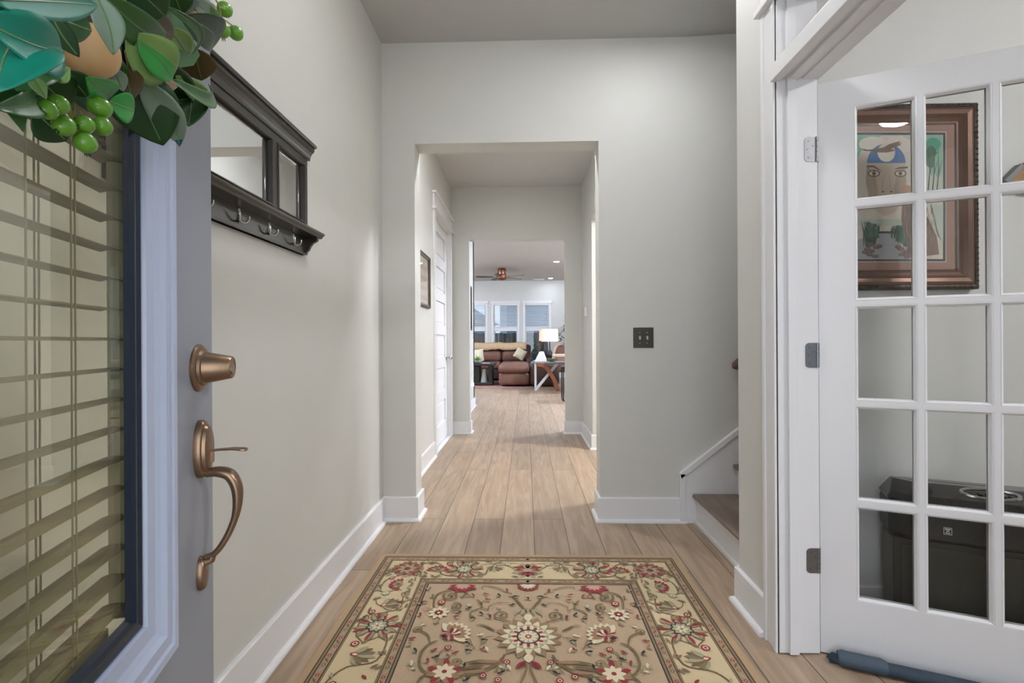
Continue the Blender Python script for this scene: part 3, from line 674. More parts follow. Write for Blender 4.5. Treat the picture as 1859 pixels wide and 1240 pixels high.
for y in (271, 645, 1018):
    c = atY(1478, y, 1.78); z = c.z
    bm = B(); kx = H0.x-.010; ky = H0.y-.009
    for j in range(5): tube(bm, [(kx, ky, z-.045+j*.018+.0006), (kx, ky, z-.045+(j+1)*.018-.0006)], .0062, 12)
    # leaf on the jamb, rounded corners
    pr = []; x0, x1 = kx-.044, kx; r = .014
    for (cx_, cz_, a0) in ((x0+r, z+.045-r, PI/2), (x0+r, z-.045+r, PI)):
        pr += [(cx_+r*math.cos(a0+PI/2*q/5), DJ-.0068, cz_+r*math.sin(a0+PI/2*q/5)) for q in range(6)]
    pr += [(x1, DJ-.0068, z-.045), (x1, DJ-.0068, z+.045)]
    prism(bm, pr, (0,.0017,0))
    gmap(box(bm, 0, .002, -.03, .0, z-.045, z+.045))
    hg = obj('hinge', bm, HING, fdoor)
    bm = B()
    for sx, sz in ((-.030,.030),(-.034,0),(-.030,-.030),(-.014,.012)): lathe(bm, [(.0035,0),(.003,.0008),(.0008,.0003)], (kx+sx, DJ-.0068, z+sz), (0,-1,0), 10)
    obj('screw', bm, mat('screw_steel', (120,120,122), .3, 1), hg)
# door knob far side (outside the frame) and the dark draught guard under the door
DGF = mat('navy_grey_fabric', (48,62,74), .75, var=.12, scale=80, bump=.3)
guard = thing('draft_stopper', 'dark blue-grey fabric draught stopper lying along the bottom of the white glazed door', 'draft stopper', G(.03, .03, 0))
def roll(name, u0, u1, r0, wv, zc, m, lump=.0, seg=14):
    bm = B(); rings = []; n = 10
    for i in range(n+1):
        t = i/n; u = u0+(u1-u0)*t; rr = r0*(1+lump*math.sin(i*1.7)) * (1 if 0 < i < n else .86)
        rings.append([G(u, wv+math.cos(2*PI*k/seg)*rr*1.1, max(.001, zc+math.sin(2*PI*k/seg)*rr*(.92))) for k in range(seg)])
    loft(bm, rings); return obj(name, bm, m, guard, smooth=True)
roll('foam_roll', .055, .74, .022, .046, .0215, DGF, .03); roll('foam_roll', .055, .74, .020, -.060, .0195, DGF, .03)
roll('sleeve', .045, .185, .0265, .047, .0255, mat('slate_fabric', (66,80,92), .7, var=.1, scale=80), .02)
bm = B(); gmap(box(bm, .02, .74, -.07, .05, .001, .004)); obj('base_strip', bm, DGF, guard)
bm = B(); prism(bm, [G(.012,.022,.004), G(.05,.062,.008), G(.052,.054,.038), G(.03,.026,.028)], FD*.006); obj('end_flap', bm, DGF, guard)

# ================================================================= BLACK PRINTER on a black cabinet in the study
PB = mat('gloss_black_plastic', (26,27,30), .16, var=.06, coat=.6); PC = mat('charcoal_plastic', (44,45,44), .4, var=.08); PS = mat('silver_plastic', (170,165,160), .25, .8)
P0 = Vector((1.326, 1.795, 0)); PQ = FD; PN = -FNn
def Pm(u, v, z): return P0 + PQ*u + PN*v + Vector((0,0,z))
def pmap(vs): xf(vs, lambda c: Pm(c.x, c.y, c.z))
cab = thing('cabinet', 'low dark charcoal cabinet carrying the black printer behind the glazed door', 'cabinet', Pm(.3,.12,0))
bm = B(); pmap(box(bm, .008, .60, .012, .155, 0.0, .420)); obj('body', bm, mat('charcoal_cabinet', (48,49,44), .35, var=.12, scale=6), cab, bevel=.006)
bm = B(); pmap(box(bm, .03, .29, .006, .012, .04, .40)); pmap(box(bm, .31, .58, .006, .012, .04, .40)); obj('door', bm, mat('charcoal_front', (54,55,48), .4, var=.1), cab, bevel=.004)
pr = thing('printer', 'glossy black printer with chamfered lid and silver ringed control panel seen through the door panes', 'printer', Pm(.3,.12,.44))
bm = B()
def ring_at(z, i, j): # chamfered outline
    return [Pm(i+.05, j, z), Pm(.62-i-.05, j, z), Pm(.62-i, j+.04, z), Pm(.62-i, .160-j*.2, z), Pm(.56-i, .170-j*.2, z), Pm(.06+i, .170-j*.2, z), Pm(i, .160-j*.2, z), Pm(i, j+.04, z)]
loft(bm, [ring_at(.421,.008,.010), ring_at(.432,0,0), ring_at(.53,0,0), ring_at(.545,.002,.004)]); obj('body', bm, PC, pr, bevel=.003)
bm = B(); loft(bm, [ring_at(.545,.002,.004), ring_at(.556,-.004,-.004), ring_at(.578,.01,.015), ring_at(.612,.03,.080)]); lid = obj('lid', bm, PB, pr, bevel=.004)
bm = B(); pmap(box(bm, .08, .30, .115, .121, .611, .6135)); obj('paper_slot', bm, PS, lid)
def deck(v): return .578+(.612-.578)*max(0, (v-.015))/(.08-.015)
bm = B(); n = 28; R1 = []; R2 = []; R3 = []; R4 = []
for k in range(n):
    a = 2*PI*k/n; ca, sa = math.cos(a), math.sin(a)
    for RR, q, h in ((R1,1,0),(R2,.98,.006),(R3,.86,.006),(R4,.84,.001)):
        v = .050+.024*sa*q; RR.append(Pm(.29+.085*ca*q, v, deck(v)+h+.0005))
loft(bm, [R1, R2, R3, R4], False); cp = obj('control_panel', bm, PS, pr, smooth=True)
bm = B()
for k in range(6):
    u = .235+.021*k; v = .05; pmap(box(bm, u, u+.014, .042, .058, deck(.05)-.001, deck(.05)+.004))
obj('button', bm, mat('grey_buttons', (90,86,84), .3), cp)
bm = B(); pmap(box(bm, .145, .172, -.0016, 0, .455, .482)); st = obj('sticker', bm, mat('black_sticker', (30,30,30), .4), pr)
bm = B()
for r in ((.147,.170,.4795,.4808),(.147,.170,.4562,.4575),(.147,.1483,.4562,.4808),(.1687,.170,.4562,.4808),(.151,.166,.473,.477),(.154,.163,.467,.470),(.152,.165,.4605,.4635)): pmap(box(bm, r[0], r[1], -.0024, -.0016, r[2], r[3]))
obj('sticker_print', bm, mat('white_print', (220,220,220), .5), st)

# ================================================================= FRAMED PAINTING on the study wall (flat drawing in a deep frame)
YW = 1.985; YP = YW-.018
art = thing('framed_painting', 'ornate dark bronze framed fantasy portrait with blue headband seen through the glazed door', 'painting', (1.45, YW, 1.36))
def A(x, y, k=0): p = atY(x, y, YP); return Vector((p.x, YP-.00003*k, p.z))
ox0, ox1, oy0, oy1 = 1441, 1779, 184, 527
a_, b_ = atY(ox0, oy1, YW-.04), atY(ox1, oy0, YW-.04)
X0, X1, Za, Zb = max(1.062, a_.x), b_.x, a_.z, b_.z
FRM = mat('bronze_leaf_frame', (112,86,72), .3, .6, var=.25, scale=9); FRO = mat('carved_dark_gold', (58,44,32), .45, .5, var=.5, scale=90, bump=1)
bm = B()
def fw2(u, w, z): return Vector((u, YW-w, z))
rect_ring(bm, X0, X1, Za, Zb, [(.016,.0),(.016,.030),(.020,.036),(.030,.040),(.044,.037),(.056,.028),(.068,.022),(.076,.024),(.080,.018),(.080,.006)], fw2); obj('frame', bm, FRM, art)
bm = B(); rect_ring(bm, X0, X1, Za, Zb, [(0,0),(0,.030),(.004,.036),(.010,.038),(.017,.036),(.020,.030)], fw2); fo = obj('outer_moulding', bm, FRO, art)
bm = B()
def bead(x, z): ball(bm, (x, YW-.037, z), .0065, 1, .5, .7, 8, Matrix.Rotation(random.uniform(-.8,.8), 3, 'Y'))
nx = 34
for k in range(nx):
    f = (k+.5)/nx; bead(X0+(X1-X0)*f, Za+.009); bead(X0+(X1-X0)*f, Zb-.009); bead(X0+.009, Za+(Zb-Za)*f); bead(X1-.009, Za+(Zb-Za)*f)
o_ = obj('carved_beading', bm, FRO, fo, smooth=True)
# drawn layers, each a thin flat shape
acols = dict(mat=(158,112,90), black=(30,26,24), cream=(226,216,196), green=(134,190,156), teal=(60,160,132), face=(208,188,166), shade=(182,162,140), blue=(74,116,170), bird=(128,96,72), brow=(100,80,72),
             white=(234,224,208), iris=(150,120,84), path=(172,170,172), tree=(34,82,60), trunk=(60,46,38), feather=(140,110,92), log=(136,96,76), pale=(196,206,186), hair=(220,208,194), lip=(150,118,104), hand=(190,146,112), line=(205,200,190), dkgr=(52,110,74))
AK = list(acols); AM = [mat('paint_'+k, acols[k], .6, var=.06, scale=20) for k in AK]; AI = {k: i for i, k in enumerate(AK)}
ab = B(); lay = [0]
def poly(pts, c, k=None):
    if k is None: lay[0] += 1; k = lay[0]*.35+2
    f = ab.faces.new([ab.verts.new(A(x, y, k)) for x, y in pts]); f.material_index = AI[c]
def rect(x0, y0, x1, y1, c): poly([(x0,y0),(x1,y0),(x1,y1),(x0,y1)], c)
def ell(x, y, rx, ry, c, a0=0, a1=2*PI, n=20, rot=0):
    pts = []
    for k in range(n):
        a = a0+(a1-a0)*k/(n if a1-a0 > 6.2 else n-1); u, v = rx*math.cos(a), ry*math.sin(a)
        pts.append((x+u*math.cos(rot)-v*math.sin(rot), y+u*math.sin(rot)+v*math.cos(rot)))
    poly(pts, c)
def stroke(pts, w, c):
    pts = [Vector(p) for p in pts]; L_ = []; R_ = []
    for i, p in enumerate(pts):
        d = (pts[min(i+1, len(pts)-1)]-pts[max(0, i-1)]); d.normalize(); nn_ = Vector((-d.y, d.x)); ww = w[i] if isinstance(w, (list, tuple)) else w
        L_.append(p+nn_*ww/2); R_.append(p-nn_*ww/2)
    poly([tuple(q) for q in L_]+[tuple(q) for q in R_[::-1]], c)
rnd = random.Random(3)
rect(1460, 205, 1752, 508, 'mat'); rect(1499.5, 239, 1718, 476, 'line'); rect(1501, 240.5, 1716.5, 474.5, 'black'); rect(1505.5, 245, 1712, 470.5, 'line'); rect(1506.5, 246, 1711, 469.5, 'cream')
poly([(1506.5,246),(1600,246),(1575,262),(1560,290),(1556,330),(1506.5,330)], 'green'); poly([(1640,246),(1711,246),(1711,345),(1668,350),(1655,300),(1640,262)], 'pale')
poly([(1682,246),(1711,246),(1711,300),(1690,320),(1680,280)], 'green'); ell(1694, 262, 14, 12, 'teal'); ell(1690, 285, 12, 20, 'dkgr'); ell(1703, 300, 8, 22, 'green')
for x in (1688, 1696, 1704): stroke([(x-3,345),(x,310),(x+rnd.uniform(-5,5),270)], [2.4,1.8,.6], 'trunk'); stroke([(x,315),(x+6,292)], [1.4,.5], 'trunk')
ell(1608, 300, 52, 52, 'hair'); ell(1585, 262, 26, 14, 'white'); ell(1630, 264, 26, 16, 'white'); poly([(1562,290),(1575,345),(1572,420),(1556,440),(1548,360),(1552,300)], 'hair')
poly([(1573,292),(1643,292),(1646,330),(1640,362),(1625,385),(1608,392),(1592,385),(1578,362),(1571,330)], 'face')
poly([(1574,300),(1588,318),(1594,345),(1588,378),(1577,358),(1572,330)], 'shade'); poly([(1642,300),(1628,318),(1622,345),(1628,378),(1640,358),(1645,330)], 'shade')
ell(1609, 296, 35, 35, 'blue', PI, 2*PI, 24); ell(1609, 277, 16, 17, 'cream', n=24)
poly([(1560,269),(1576,272),(1590,270),(1603,268),(1616,261),(1634,256),(1632,262),(1637,258),(1634,264),(1622,268),(1617,272),(1622,271),(1624,274),(1610,277),(1596,277),(1584,275),(1570,274)], 'bird')
stroke([(1574,302),(1586,302),(1600,311)], [3.2,3.4,.8], 'brow'); stroke([(1624,308),(1632,305),(1648,304)], [.8,3.2,3.2], 'brow')
for ex in (1586.5, 1634.5):
    ell(ex, 315, 11, 6.4, 'brow'); ell(ex, 315, 8.6, 4.4, 'white'); ell(ex, 315, 4.2, 4.2, 'iris'); ell(ex, 315, 1.6, 1.8, 'black')
stroke([(1604,318),(1602,335),(1600,346)], [.6,1.6,.8], 'shade'); stroke([(1614,318),(1616,335),(1617,346)], [.6,1.6,.8], 'shade')
ell(1603, 348, 2.6, 1.5, 'brow'); ell(1618, 348, 2.6, 1.5, 'brow'); stroke([(1596,366),(1610,363),(1624,366)], [1,3.4,1], 'lip')
ell(1646, 345, 12, 9, 'hand', rot=.4)
rect(1506.5, 398, 1711, 410, 'pale'); poly([(1597,424),(1617,424),(1636,446),(1646,469.5),(1574,469.5),(1590,446)], 'path')
poly([(1540,440),(1597,424),(1580,469),(1540,469.5)], 'path'); poly([(1506.5,446),(1574,446),(1574,469.5),(1506.5,469.5)], 'path')
for k in range(60):
    s = rnd.random(); x = 1570+24*s+rnd.uniform(-4,4); y = 440-16*s; h_ = 38-22*s
    stroke([(x, y+8), (x+rnd.uniform(-3,3), y-h_*.5), (x+rnd.uniform(-5,5), y-h_)], [1.5,1.7,.4], rnd.choice(['tree','tree','dkgr']))
    x = 1645-24*s+rnd.uniform(-4,4); stroke([(x, y+8), (x+rnd.uniform(-3,3), y-h_*.45), (x+rnd.uniform(-5,5), y-h_*.85)], [1.5,1.7,.4], rnd.choice(['tree','tree','dkgr']))
stroke([(1592,422),(1622,422)], 4, 'tree')
for k in range(14):
    s = rnd.random(); x = 1572+18*s; y = 452-8*s; stroke([(x,y),(x+rnd.uniform(-2,2),y-9),(x+rnd.uniform(-3,3),y-22+8*s)], [2,1.4,.5], 'trunk')
for x, y in ((1574,452),(1582,456),(1590,449),(1578,462),(1588,465),(1570,458),(1595,447),(1634,452),(1642,458),(1636,462),(1646,466),(1630,448)): ell(x, y, 6, 3.4, 'trunk'); ell(x, y-.6, 5, 2.5, 'log')
poly([(1638,373),(1650,368),(1664,372),(1684,396),(1700,430),(1704,462),(1640,469.5),(1646,450),(1642,430),(1636,400)], 'feather')
for k in range(110):
    x = rnd.uniform(1638,1692); y = rnd.uniform(378,460); stroke([(x,y-9),(x+2,y),(x+1,y+10)], [.5,1.1,.4], rnd.choice(['trunk','log','shade']))
poly([(1690,372),(1711,372),(1711,440),(1702,425)], 'pale')
for f in ab.faces:
    f.normal_update()
po = obj('drawing', ab, AM, art)
bm = B(); q = [A(1460,508,0), A(1752,508,0), A(1752,205,0), A(1460,205,0)]
box(bm, X0+.04, X1-.04, YW-.016, YW-.001, Za+.04, Zb-.04); obj('backing', bm, mat('backing_board', (120,100,84), .8), art)
PGL = clear_glass('picture_glass', (250,250,250), .06)
bm = B(); box(bm, X0+.078, X1-.078, YW-.0365, YW-.0355+.0012, Za+.078, Zb-.078); 
gl = obj('glazing', bm, PGL, art)
# small hanging wood wall piece near the picture edge of the frame
t = thing('wall_plaque', 'golden wood plaque with a grey edge hung right of the framed painting', 'wall plaque', (2.0, YW, 1.78))
bm = B(); c = [atY(x, y, YW-.02) for x, y in ((1829,326),(1866,292),(1905,300),(1893,352),(1858,349))]; prism(bm, c, (0,.02,0)); obj('board', bm, mat('golden_carved_wood', (150,112,66), .5, var=.3, scale=40, bump=.6), t, bevel=.002)
bm = B(); c = [atY(x, y, YW-.03) for x, y in ((1824,327),(1855,296),(1862,301),(1833,333))]; prism(bm, c, (0,.03,0)); obj('edge_strip', bm, mat('pewter_edge', (110,108,106), .4, .4), t, bevel=.002)
# ================================================================= FOYER RUG (woven pattern as thin layers of one mesh)
RX0, RX1, RY1, RY0 = -.772, .782, 2.567, .27
RXC = (RX0+RX1)/2; RYC = (RY0+RY1)/2
rc = dict(edge=(172,144,110), field=(178,154,124), cream=(200,180,142), olive=(112,94,62), guard=(160,132,102), black=(40,34,32), red=(142,42,46), dred=(112,34,38), pink=(188,150,128),
          pale=(212,198,166), sage=(158,152,122), brown=(150,116,86), taupe=(128,108,78))
RK = list(rc); RMt = [mat('wool_'+k, rc[k], .95, var=.10, scale=260, bump=.5, sheen=.1) for k in RK]; RI = {k: i for i, k in enumerate(RK)}
rb = B(); RZ = .0085; rl = [0]
def rface(pts, c, lay_):
    z = RZ+.00004*lay_
    try: f = rb.faces.new([rb.verts.new((x, y, z)) for x, y in pts])
    except Exception: return
    f.material_index = RI[c]
def R(pts, c, sym=True, far=True):
    """pts in floor metres; mirrored left/right and near/far"""
    rl[0] += 1; k = rl[0]*.18+3
    xs = [(x, y) for x, y in pts]; fams = [xs]
    if min(y for x, y in xs) < RYC: return
    if sym: fams.append([(2*RXC-x, y) for x, y in xs][::-1])
    if far: fams += [[(x, 2*RYC-y) for x, y in f][::-1] for f in list(fams)]
    for f in fams: rface(f, c, k)
def ringband(o0, o1, c, lay_):
    x0, x1, y0, y1 = RX0+o0, RX1-o0, RY0+o0, RY1-o0; X0_, X1_, Y0_, Y1_ = RX0+o1, RX1-o1, RY0+o1, RY1-o1
    for q in (((x0,y0),(x1,y0),(X1_,Y0_),(X0_,Y0_)), ((x1,y0),(x1,y1),(X1_,Y1_),(X1_,Y0_)), ((x1,y1),(x0,y1),(X0_,Y1_),(X1_,Y1_)), ((x0,y1),(x0,y0),(X0_,Y0_),(X0_,Y1_))): rface(q, c, lay_)
ringband(0, .027, 'edge', 0); ringband(.027, .031, 'black', 0); ringband(.031, .040, 'taupe', 0); ringband(.040, .044, 'black', 0); ringband(.044, .070, 'guard', 0); ringband(.070, .074, 'black', 0); ringband(.074, .082, 'taupe', 0)
ringband(.082, .262, 'cream', 0); ringband(.262, .270, 'taupe', 0); ringband(.270, .273, 'black', 0); ringband(.273, .298, 'guard', 0); ringband(.298, .302, 'black', 0); ringband(.302, .310, 'taupe', 0); ringband(.310, .315, 'black', 0)
o = .315; rface([(RX0+o,RY0+o),(RX1-o,RY0+o),(RX1-o,RY1-o),(RX0+o,RY1-o)], 'field', 0)
def V2(x, y): return Vector((x, y))
def fl(px, py): p = atZ(px, py, .009); return V2(p.x, p.y)
def C6(x, y): return fl(740+x/4.426, 1000+y/4.426)
def C1(x, y): return fl(520+x/2.1125, 990+y/2.1125)
def rstroke(pts, w, c, **k):
    pts = [V2(p[0], p[1]) for p in pts]
    if len(pts) > 2: pts = [V2(q.x, q.y) for q in smooth_path([Vector((p.x, p.y, 0)) for p in pts], 5)]
    n = len(pts)
    for a in range(n-1):       # short quads keep curved ribbons planar and convex
        d0 = (pts[min(a+1,n-1)]-pts[max(a-1,0)]).normalized(); d1 = (pts[min(a+2,n-1)]-pts[a]).normalized()
        t0, t1 = a/(n-1), (a+1)/(n-1)
        def ww(t): return w*(.35+.65*math.sin(PI*min(1,max(0,.12+t*.76)))) if not isinstance(w, tuple) else w[0]+(w[1]-w[0])*t
        n0 = V2(-d0.y, d0.x)*ww(t0)/2; n1 = V2(-d1.y, d1.x)*ww(t1)/2
        R([pts[a]+n0, pts[a+1]+n1, pts[a+1]-n1, pts[a]-n0], c, **k); 
        if a: rl[0] -= 1
def petal(base, tip, w, c, **k):
    base, tip = V2(*base), V2(*tip); d = tip-base; L = d.length; d.normalize(); s = V2(-d.y, d.x)
    pr_ = [(0,.12),(.25,.75),(.5,1),(.72,.85),(.9,.4),(1,0),(.9,-.4),(.72,-.85),(.5,-1),(.25,-.75),(0,-.12)]
    R([base+d*L*t+s*w/2*q for t, q in pr_], c, **k)
def disc(c_, r, c, ry=None, n=14, **k): R([(c_[0]+r*math.cos(2*PI*i/n), c_[1]+(ry or r)*math.sin(2*PI*i/n)) for i in range(n)], c, **k)
def flower(c_, r, n, w, col, rot=0, r0=.25, **k):
    for i in range(n):
        a = rot+2*PI*i/n; u = V2(math.cos(a), math.sin(a)); petal(V2(*c_)+u*r*r0, V2(*c_)+u*r, w, col, **k)
def star(c_, s=1, rot=0):        # the cream border's black-ringed star flower
    flower(c_, .098*s, 10, .026*s, 'taupe', rot+.2, .3); flower(c_, .088*s, 10, .013*s, 'sage', rot+.2, .3); flower(c_, .098*s, 7, .015*s, 'red', rot, .42); flower(c_, .047*s, 9, .027*s, 'black', rot, .2); flower(c_, .040*s, 9, .022*s, 'sage', rot, .1); disc(c_, .028*s, 'sage'); flower(c_, .027*s, 6, .010*s, 'pale', rot, .1); disc(c_, .006*s, 'olive')
def scallop(c_, a, s=1):         # red rimmed shell
    u = V2(math.cos(a), math.sin(a)); v = V2(-u.y, u.x); c_ = V2(*c_)
    for k in range(9):
        t = (k-4)*.36; d = u*math.cos(t)+v*math.sin(t); petal(c_+d*.022*s, c_+d*.060*s, .018*s, 'red'); 
    for k in range(7):
        t = (k-3)*.4; d = u*math.cos(t)+v*math.sin(t); petal(c_-u*.01*s, c_+d*.044*s, .016*s, 'sage' if k % 2 else 'taupe')
    disc(c_+u*.012*s, .012*s, 'olive')
def fan(c_, a, s=1):
    u = V2(math.cos(a), math.sin(a)); v = V2(-u.y, u.x); c_ = V2(*c_)
    for k in range(7):
        t = (k-3)*.33; d = u*math.cos(t)+v*math.sin(t); petal(c_, c_+d*(.082-.008*abs(k-3))*s, .021*s, ('sage','taupe','olive')[k % 3])
    petal(c_-u*.012*s, c_+u*.020*s, .022*s, 'red'); petal(c_-u*.004*s, c_+u*.016*s, .012*s, 'pale')
def rosette(c_, r=.016, c='red'): disc(c_, r, c); disc(c_, r*.6, 'pale'); disc(c_, r*.35, c)
def lf(c_, a, L=.04, w=.014, c='taupe'):
    u = V2(math.cos(a), math.sin(a)); c_ = V2(*c_); petal(c_-u*L/2, c_+u*L/2, w, c)
def spiral(c_, r, turns, a0, c='olive', w=.007, sgn=1):
    pts = []
    n = int(10*turns)
    for i in range(n+1):
        t = i/n; a = a0+sgn*2*PI*turns*t; rr = r*(1-.88*t); pts.append((c_[0]+rr*math.cos(a), c_[1]+rr*math.sin(a)))
    rstroke(pts, (w, w*.6), c); disc(pts[-1], w*.8, c)
# guard bands: little red buds and leaves all round
def guards(off, step, r):
    nx_ = int((RXC-RX0-off)/step); 
    for i in range(nx_+1):
        x = RXC-i*step
        if x < RX0+off: break
        disc((x, RY1-off), r, 'red' if i % 2 == 0 else 'olive'); disc((x, RY1-off), r*.45, 'pink')
        lf((x-step/2, RY1-off), .6 if i % 2 else -.6, step*.6, r*1.2, 'olive' if i % 2 else 'sage')
    ny_ = int((RYC-RY0-off)/step)
    for i in range(ny_+1):
        y = RYC+i*step
        if y > RY1-off: break
        disc((RX0+off, y), r, 'red' if i % 2 == 0 else 'olive'); disc((RX0+off, y), r*.45, 'pink'); lf((RX0+off, y+step/2), PI/2+(.6 if i % 2 else -.6), step*.6, r*1.2, 'olive' if i % 2 else 'sage')
guards(.057, .052, .0075); guards(.286, .050, .0075)
BM = .172      # centre line of the cream border
yb_ = RY1-BM; xb_ = RX0+BM
# border motifs, far run (left half) then side run
rstroke([(RXC-.02, yb_-.05), (RXC-.11, yb_+.045), (RXC-.19, yb_+.02), (RXC-.215, yb_-.06), (RXC-.32, yb_-.07), (RXC-.42, yb_-.05), (RXC-.44, yb_+.05), (RXC-.52, yb_+.06), (RXC-.585, yb_-.03)], .008, 'olive')
rstroke([(RXC-.03, yb_+.06), (RXC-.10, yb_+.07), (RXC-.22, yb_+.05), (RXC-.235, yb_+.02)], .006, 'taupe'); rstroke([(xb_-.02, yb_-.07), (xb_-.07, yb_-.12), (xb_-.06, yb_-.22), (xb_+.03, yb_-.20)], .007, 'olive')
for i in range(3):
    yy = yb_-.29-.72*i
    rstroke([(xb_+.05, yy+.03), (xb_+.06, yy-.06), (xb_+.0, yy-.10), (xb_-.07, yy-.13), (xb_-.065, yy-.24), (xb_-.02, yy-.30)], .008, 'olive'); rstroke([(xb_-.02,yy-.30), (xb_+.06,yy-.26), (xb_+.065,yy-.40), (xb_-.03,yy-.44), (xb_-.07,yy-.52), (xb_-.05,yy-.60)], .008, 'olive')
    rstroke([(xb_-.07, yy+.02), (xb_-.04, yy-.04), (xb_+.02, yy-.03)], .005, 'taupe')
flower((RXC, yb_-.005), .085, 8, .036, 'sage', PI/8); flower((RXC, yb_-.005), .068, 8, .026, 'taupe', 0)
for s in (-1, 1): 
    petal((RXC+s*.01, yb_+.012), (RXC+s*.075, yb_+.03), .022, 'red', sym=False); petal((RXC+s*.006, yb_-.02), (RXC+s*.03, yb_-.06), .026, 'red', sym=False)
for dx, dy in ((-.03,.035),(.0,.045),(.03,.035),(-.045,0),(.045,0),(0,-.05)): disc((RXC+dx, yb_+dy), .010, 'red', sym=False)
disc((RXC, yb_), .014, 'pink', sym=False)
fan((RXC-.165, yb_+.045), -PI/2, .95); star((RXC-.315, yb_+.002)); scallop((RXC-.445, yb_-.02), PI/2, 1.0); rosette((RXC-.395, yb_+.055), .016); rosette((RXC-.10, yb_+.058), .018, 'sage')
lf((RXC-.23, yb_-.05), .6); lf((RXC-.50, yb_-.04), 2.2); lf((RXC-.26, yb_+.06), .2); lf((RXC-.49, yb_+.055), -.4)
cc = (xb_+.005, yb_); flower(cc, .082, 8, .034, 'taupe', PI/8); flower(cc, .074, 8, .022, 'red', 0); flower(cc, .048, 8, .020, 'sage', .2); disc(cc, .016, 'red')
# side run
for i in range(3):
    y0 = yb_-.72*i
    scallop((xb_+.012, y0-.155), PI, .95); rosette((xb_-.045, y0-.095), .014); rosette((xb_-.035, y0-.235), .019, 'sage'); fan((xb_-.02, y0-.335), .35, 1.05); rosette((xb_-.05, y0-.385), .016); star((xb_+.005, y0-.485)); rosette((xb_-.045, y0-.60), .017); fan((xb_-.03, y0-.66), -.2, 1.1)
    lf((xb_+.05, y0-.12), 1.2); lf((xb_-.06, y0-.28), .6); lf((xb_+.06, y0-.22), .8); lf((xb_+.0, y0-.41), 1.9); lf((xb_+.055, y0-.36), 2.4); lf((xb_-.01, y0-.585), .9); lf((xb_+.055, y0-.56), 1.9); lf((xb_+.05, y0-.06), 2.4, .03, .012, 'red')
# small leaves and tendrils filling the cream border
rq = random.Random(4)
for k in range(46):
    yy = RY1-.11-rq.random()*(RY1-RYC-.12); xx = xb_+rq.choice((-.078,-.065,.066,.08))+rq.uniform(-.006,.006); lf((xx, yy), rq.uniform(.6,2.6), .034, .011, rq.choice(('taupe','olive','sage','brown')))
for k in range(26):
    xx = RXC-.06-rq.random()*.56; yy = yb_+rq.choice((-.078,.076))+rq.uniform(-.006,.006); lf((xx, yy), rq.uniform(-.9,.9), .034, .011, rq.choice(('taupe','olive','sage')))
for i in range(2):
    y0 = yb_-.72*i; spiral((xb_+.055, y0-.25), .022, 1.3, .4, 'olive', .005); spiral((xb_-.06, y0-.44), .020, 1.2, 2.4, 'olive', .005, -1); lf((xb_+.05, y0-.31), .2, .04, .012, 'red'); lf((xb_+.02, y0-.43), 2.0, .03, .012, 'red')
# field: medallion
mc = C6(955, 700); mc = (RXC, mc.y)
k_ = dict(sym=False)
flower(mc, .132, 16, .036, 'brown', .1, .3, **k_); flower(mc, .118, 16, .036, 'taupe', 0, .3, **k_); flower(mc, .113, 16, .031, 'sage', 0, .3, **k_); flower(mc, .106, 16, .029, 'pale', .0, .3, **k_)
disc(mc, .078, 'sage', **k_); flower(mc, .076, 16, .022, 'pale', PI/16, .3, **k_); flower(mc, .066, 12, .014, 'red', 0, .6, **k_); disc(mc, .046, 'black', n=20, **k_); disc(mc, .0395, 'sage', n=20, **k_)
flower(mc, .040, 10, .014, 'pale', 0, .25, **k_); disc(mc, .012, 'red', **k_); disc(mc, .006, 'pale', **k_)
petal((mc[0], mc[1]+.10), (mc[0], mc[1]+.155), .035, 'pale', **k_); petal((mc[0], mc[1]-.10), (mc[0], mc[1]-.150), .035, 'pale', **k_)
def S6(pts, w=.008, c='olive'): rstroke([C6(*p) for p in pts], w, c)
def P6(x0, y0, x1, y1, w, c): petal(C6(x0,y0), C6(x1,y1), w, c)
S6([(820,345),(870,400),(920,455),(955,500)], .010); S6([(955,500),(955,470)], .006); S6([(820,345),(760,320),(700,300),(620,290),(590,310)], .006, 'taupe')
S6([(830,578),(760,565),(700,540)], .007); spiral(C6(760,530), .034, 1.3, -2.4, 'olive', .008, -1)
S6([(700,650),(640,618),(590,604),(550,606)], .008, 'taupe'); S6([(700,655),(650,632),(610,612)], .004, 'black')
S6([(650,488),(600,470),(530,490),(500,520),(530,540),(532,560)], .007); S6([(650,488),(660,450),(740,425),(850,430)], .005, 'taupe'); S6([(600,470),(590,430),(560,400)], .007); S6([(590,440),(615,410)], .006); S6([(600,455),(560,430)], .005)
S6([(215,470),(212,410),(240,360),(300,335),(360,340)], .009); spiral(C6(350,372), .036, 1.5, 2.6, 'olive', .009, 1); spiral(C6(385,455), .028, 1.5, 2.0, 'olive', .008, -1); S6([(340,500),(390,490),(420,465)], .007)
S6([(180,750),(170,700),(140,670),(90,650),(50,650)], .008); spiral(C6(75,645), .02, 1.2, 0, 'olive', .006, 1)
S6([(240,735),(180,755),(130,800),(100,860),(95,920),(120,970),(170,1000)], .010); S6([(780,845),(760,880),(700,930),(620,970),(540,1000),(400,1020)], .013); S6([(170,1000),(110,1030),(60,1100)], .010)
S6([(955,905),(955,960),(930,1030),(890,1110)], .008, 'taupe'); S6([(730,920),(720,960),(690,990)], .006, 'taupe'); spiral(C6(390,905), .022, 1.4, -1.2, 'taupe', .006, 1); S6([(235,920),(240,870),(270,820),(320,795)], .006, 'taupe'); S6([(240,885),(300,880),(360,850)], .005, 'taupe')
S6([(590,775),(600,730),(640,705),(700,700)], .005, 'taupe'); S6([(500,720),(520,770),(545,800)], .005, 'taupe')
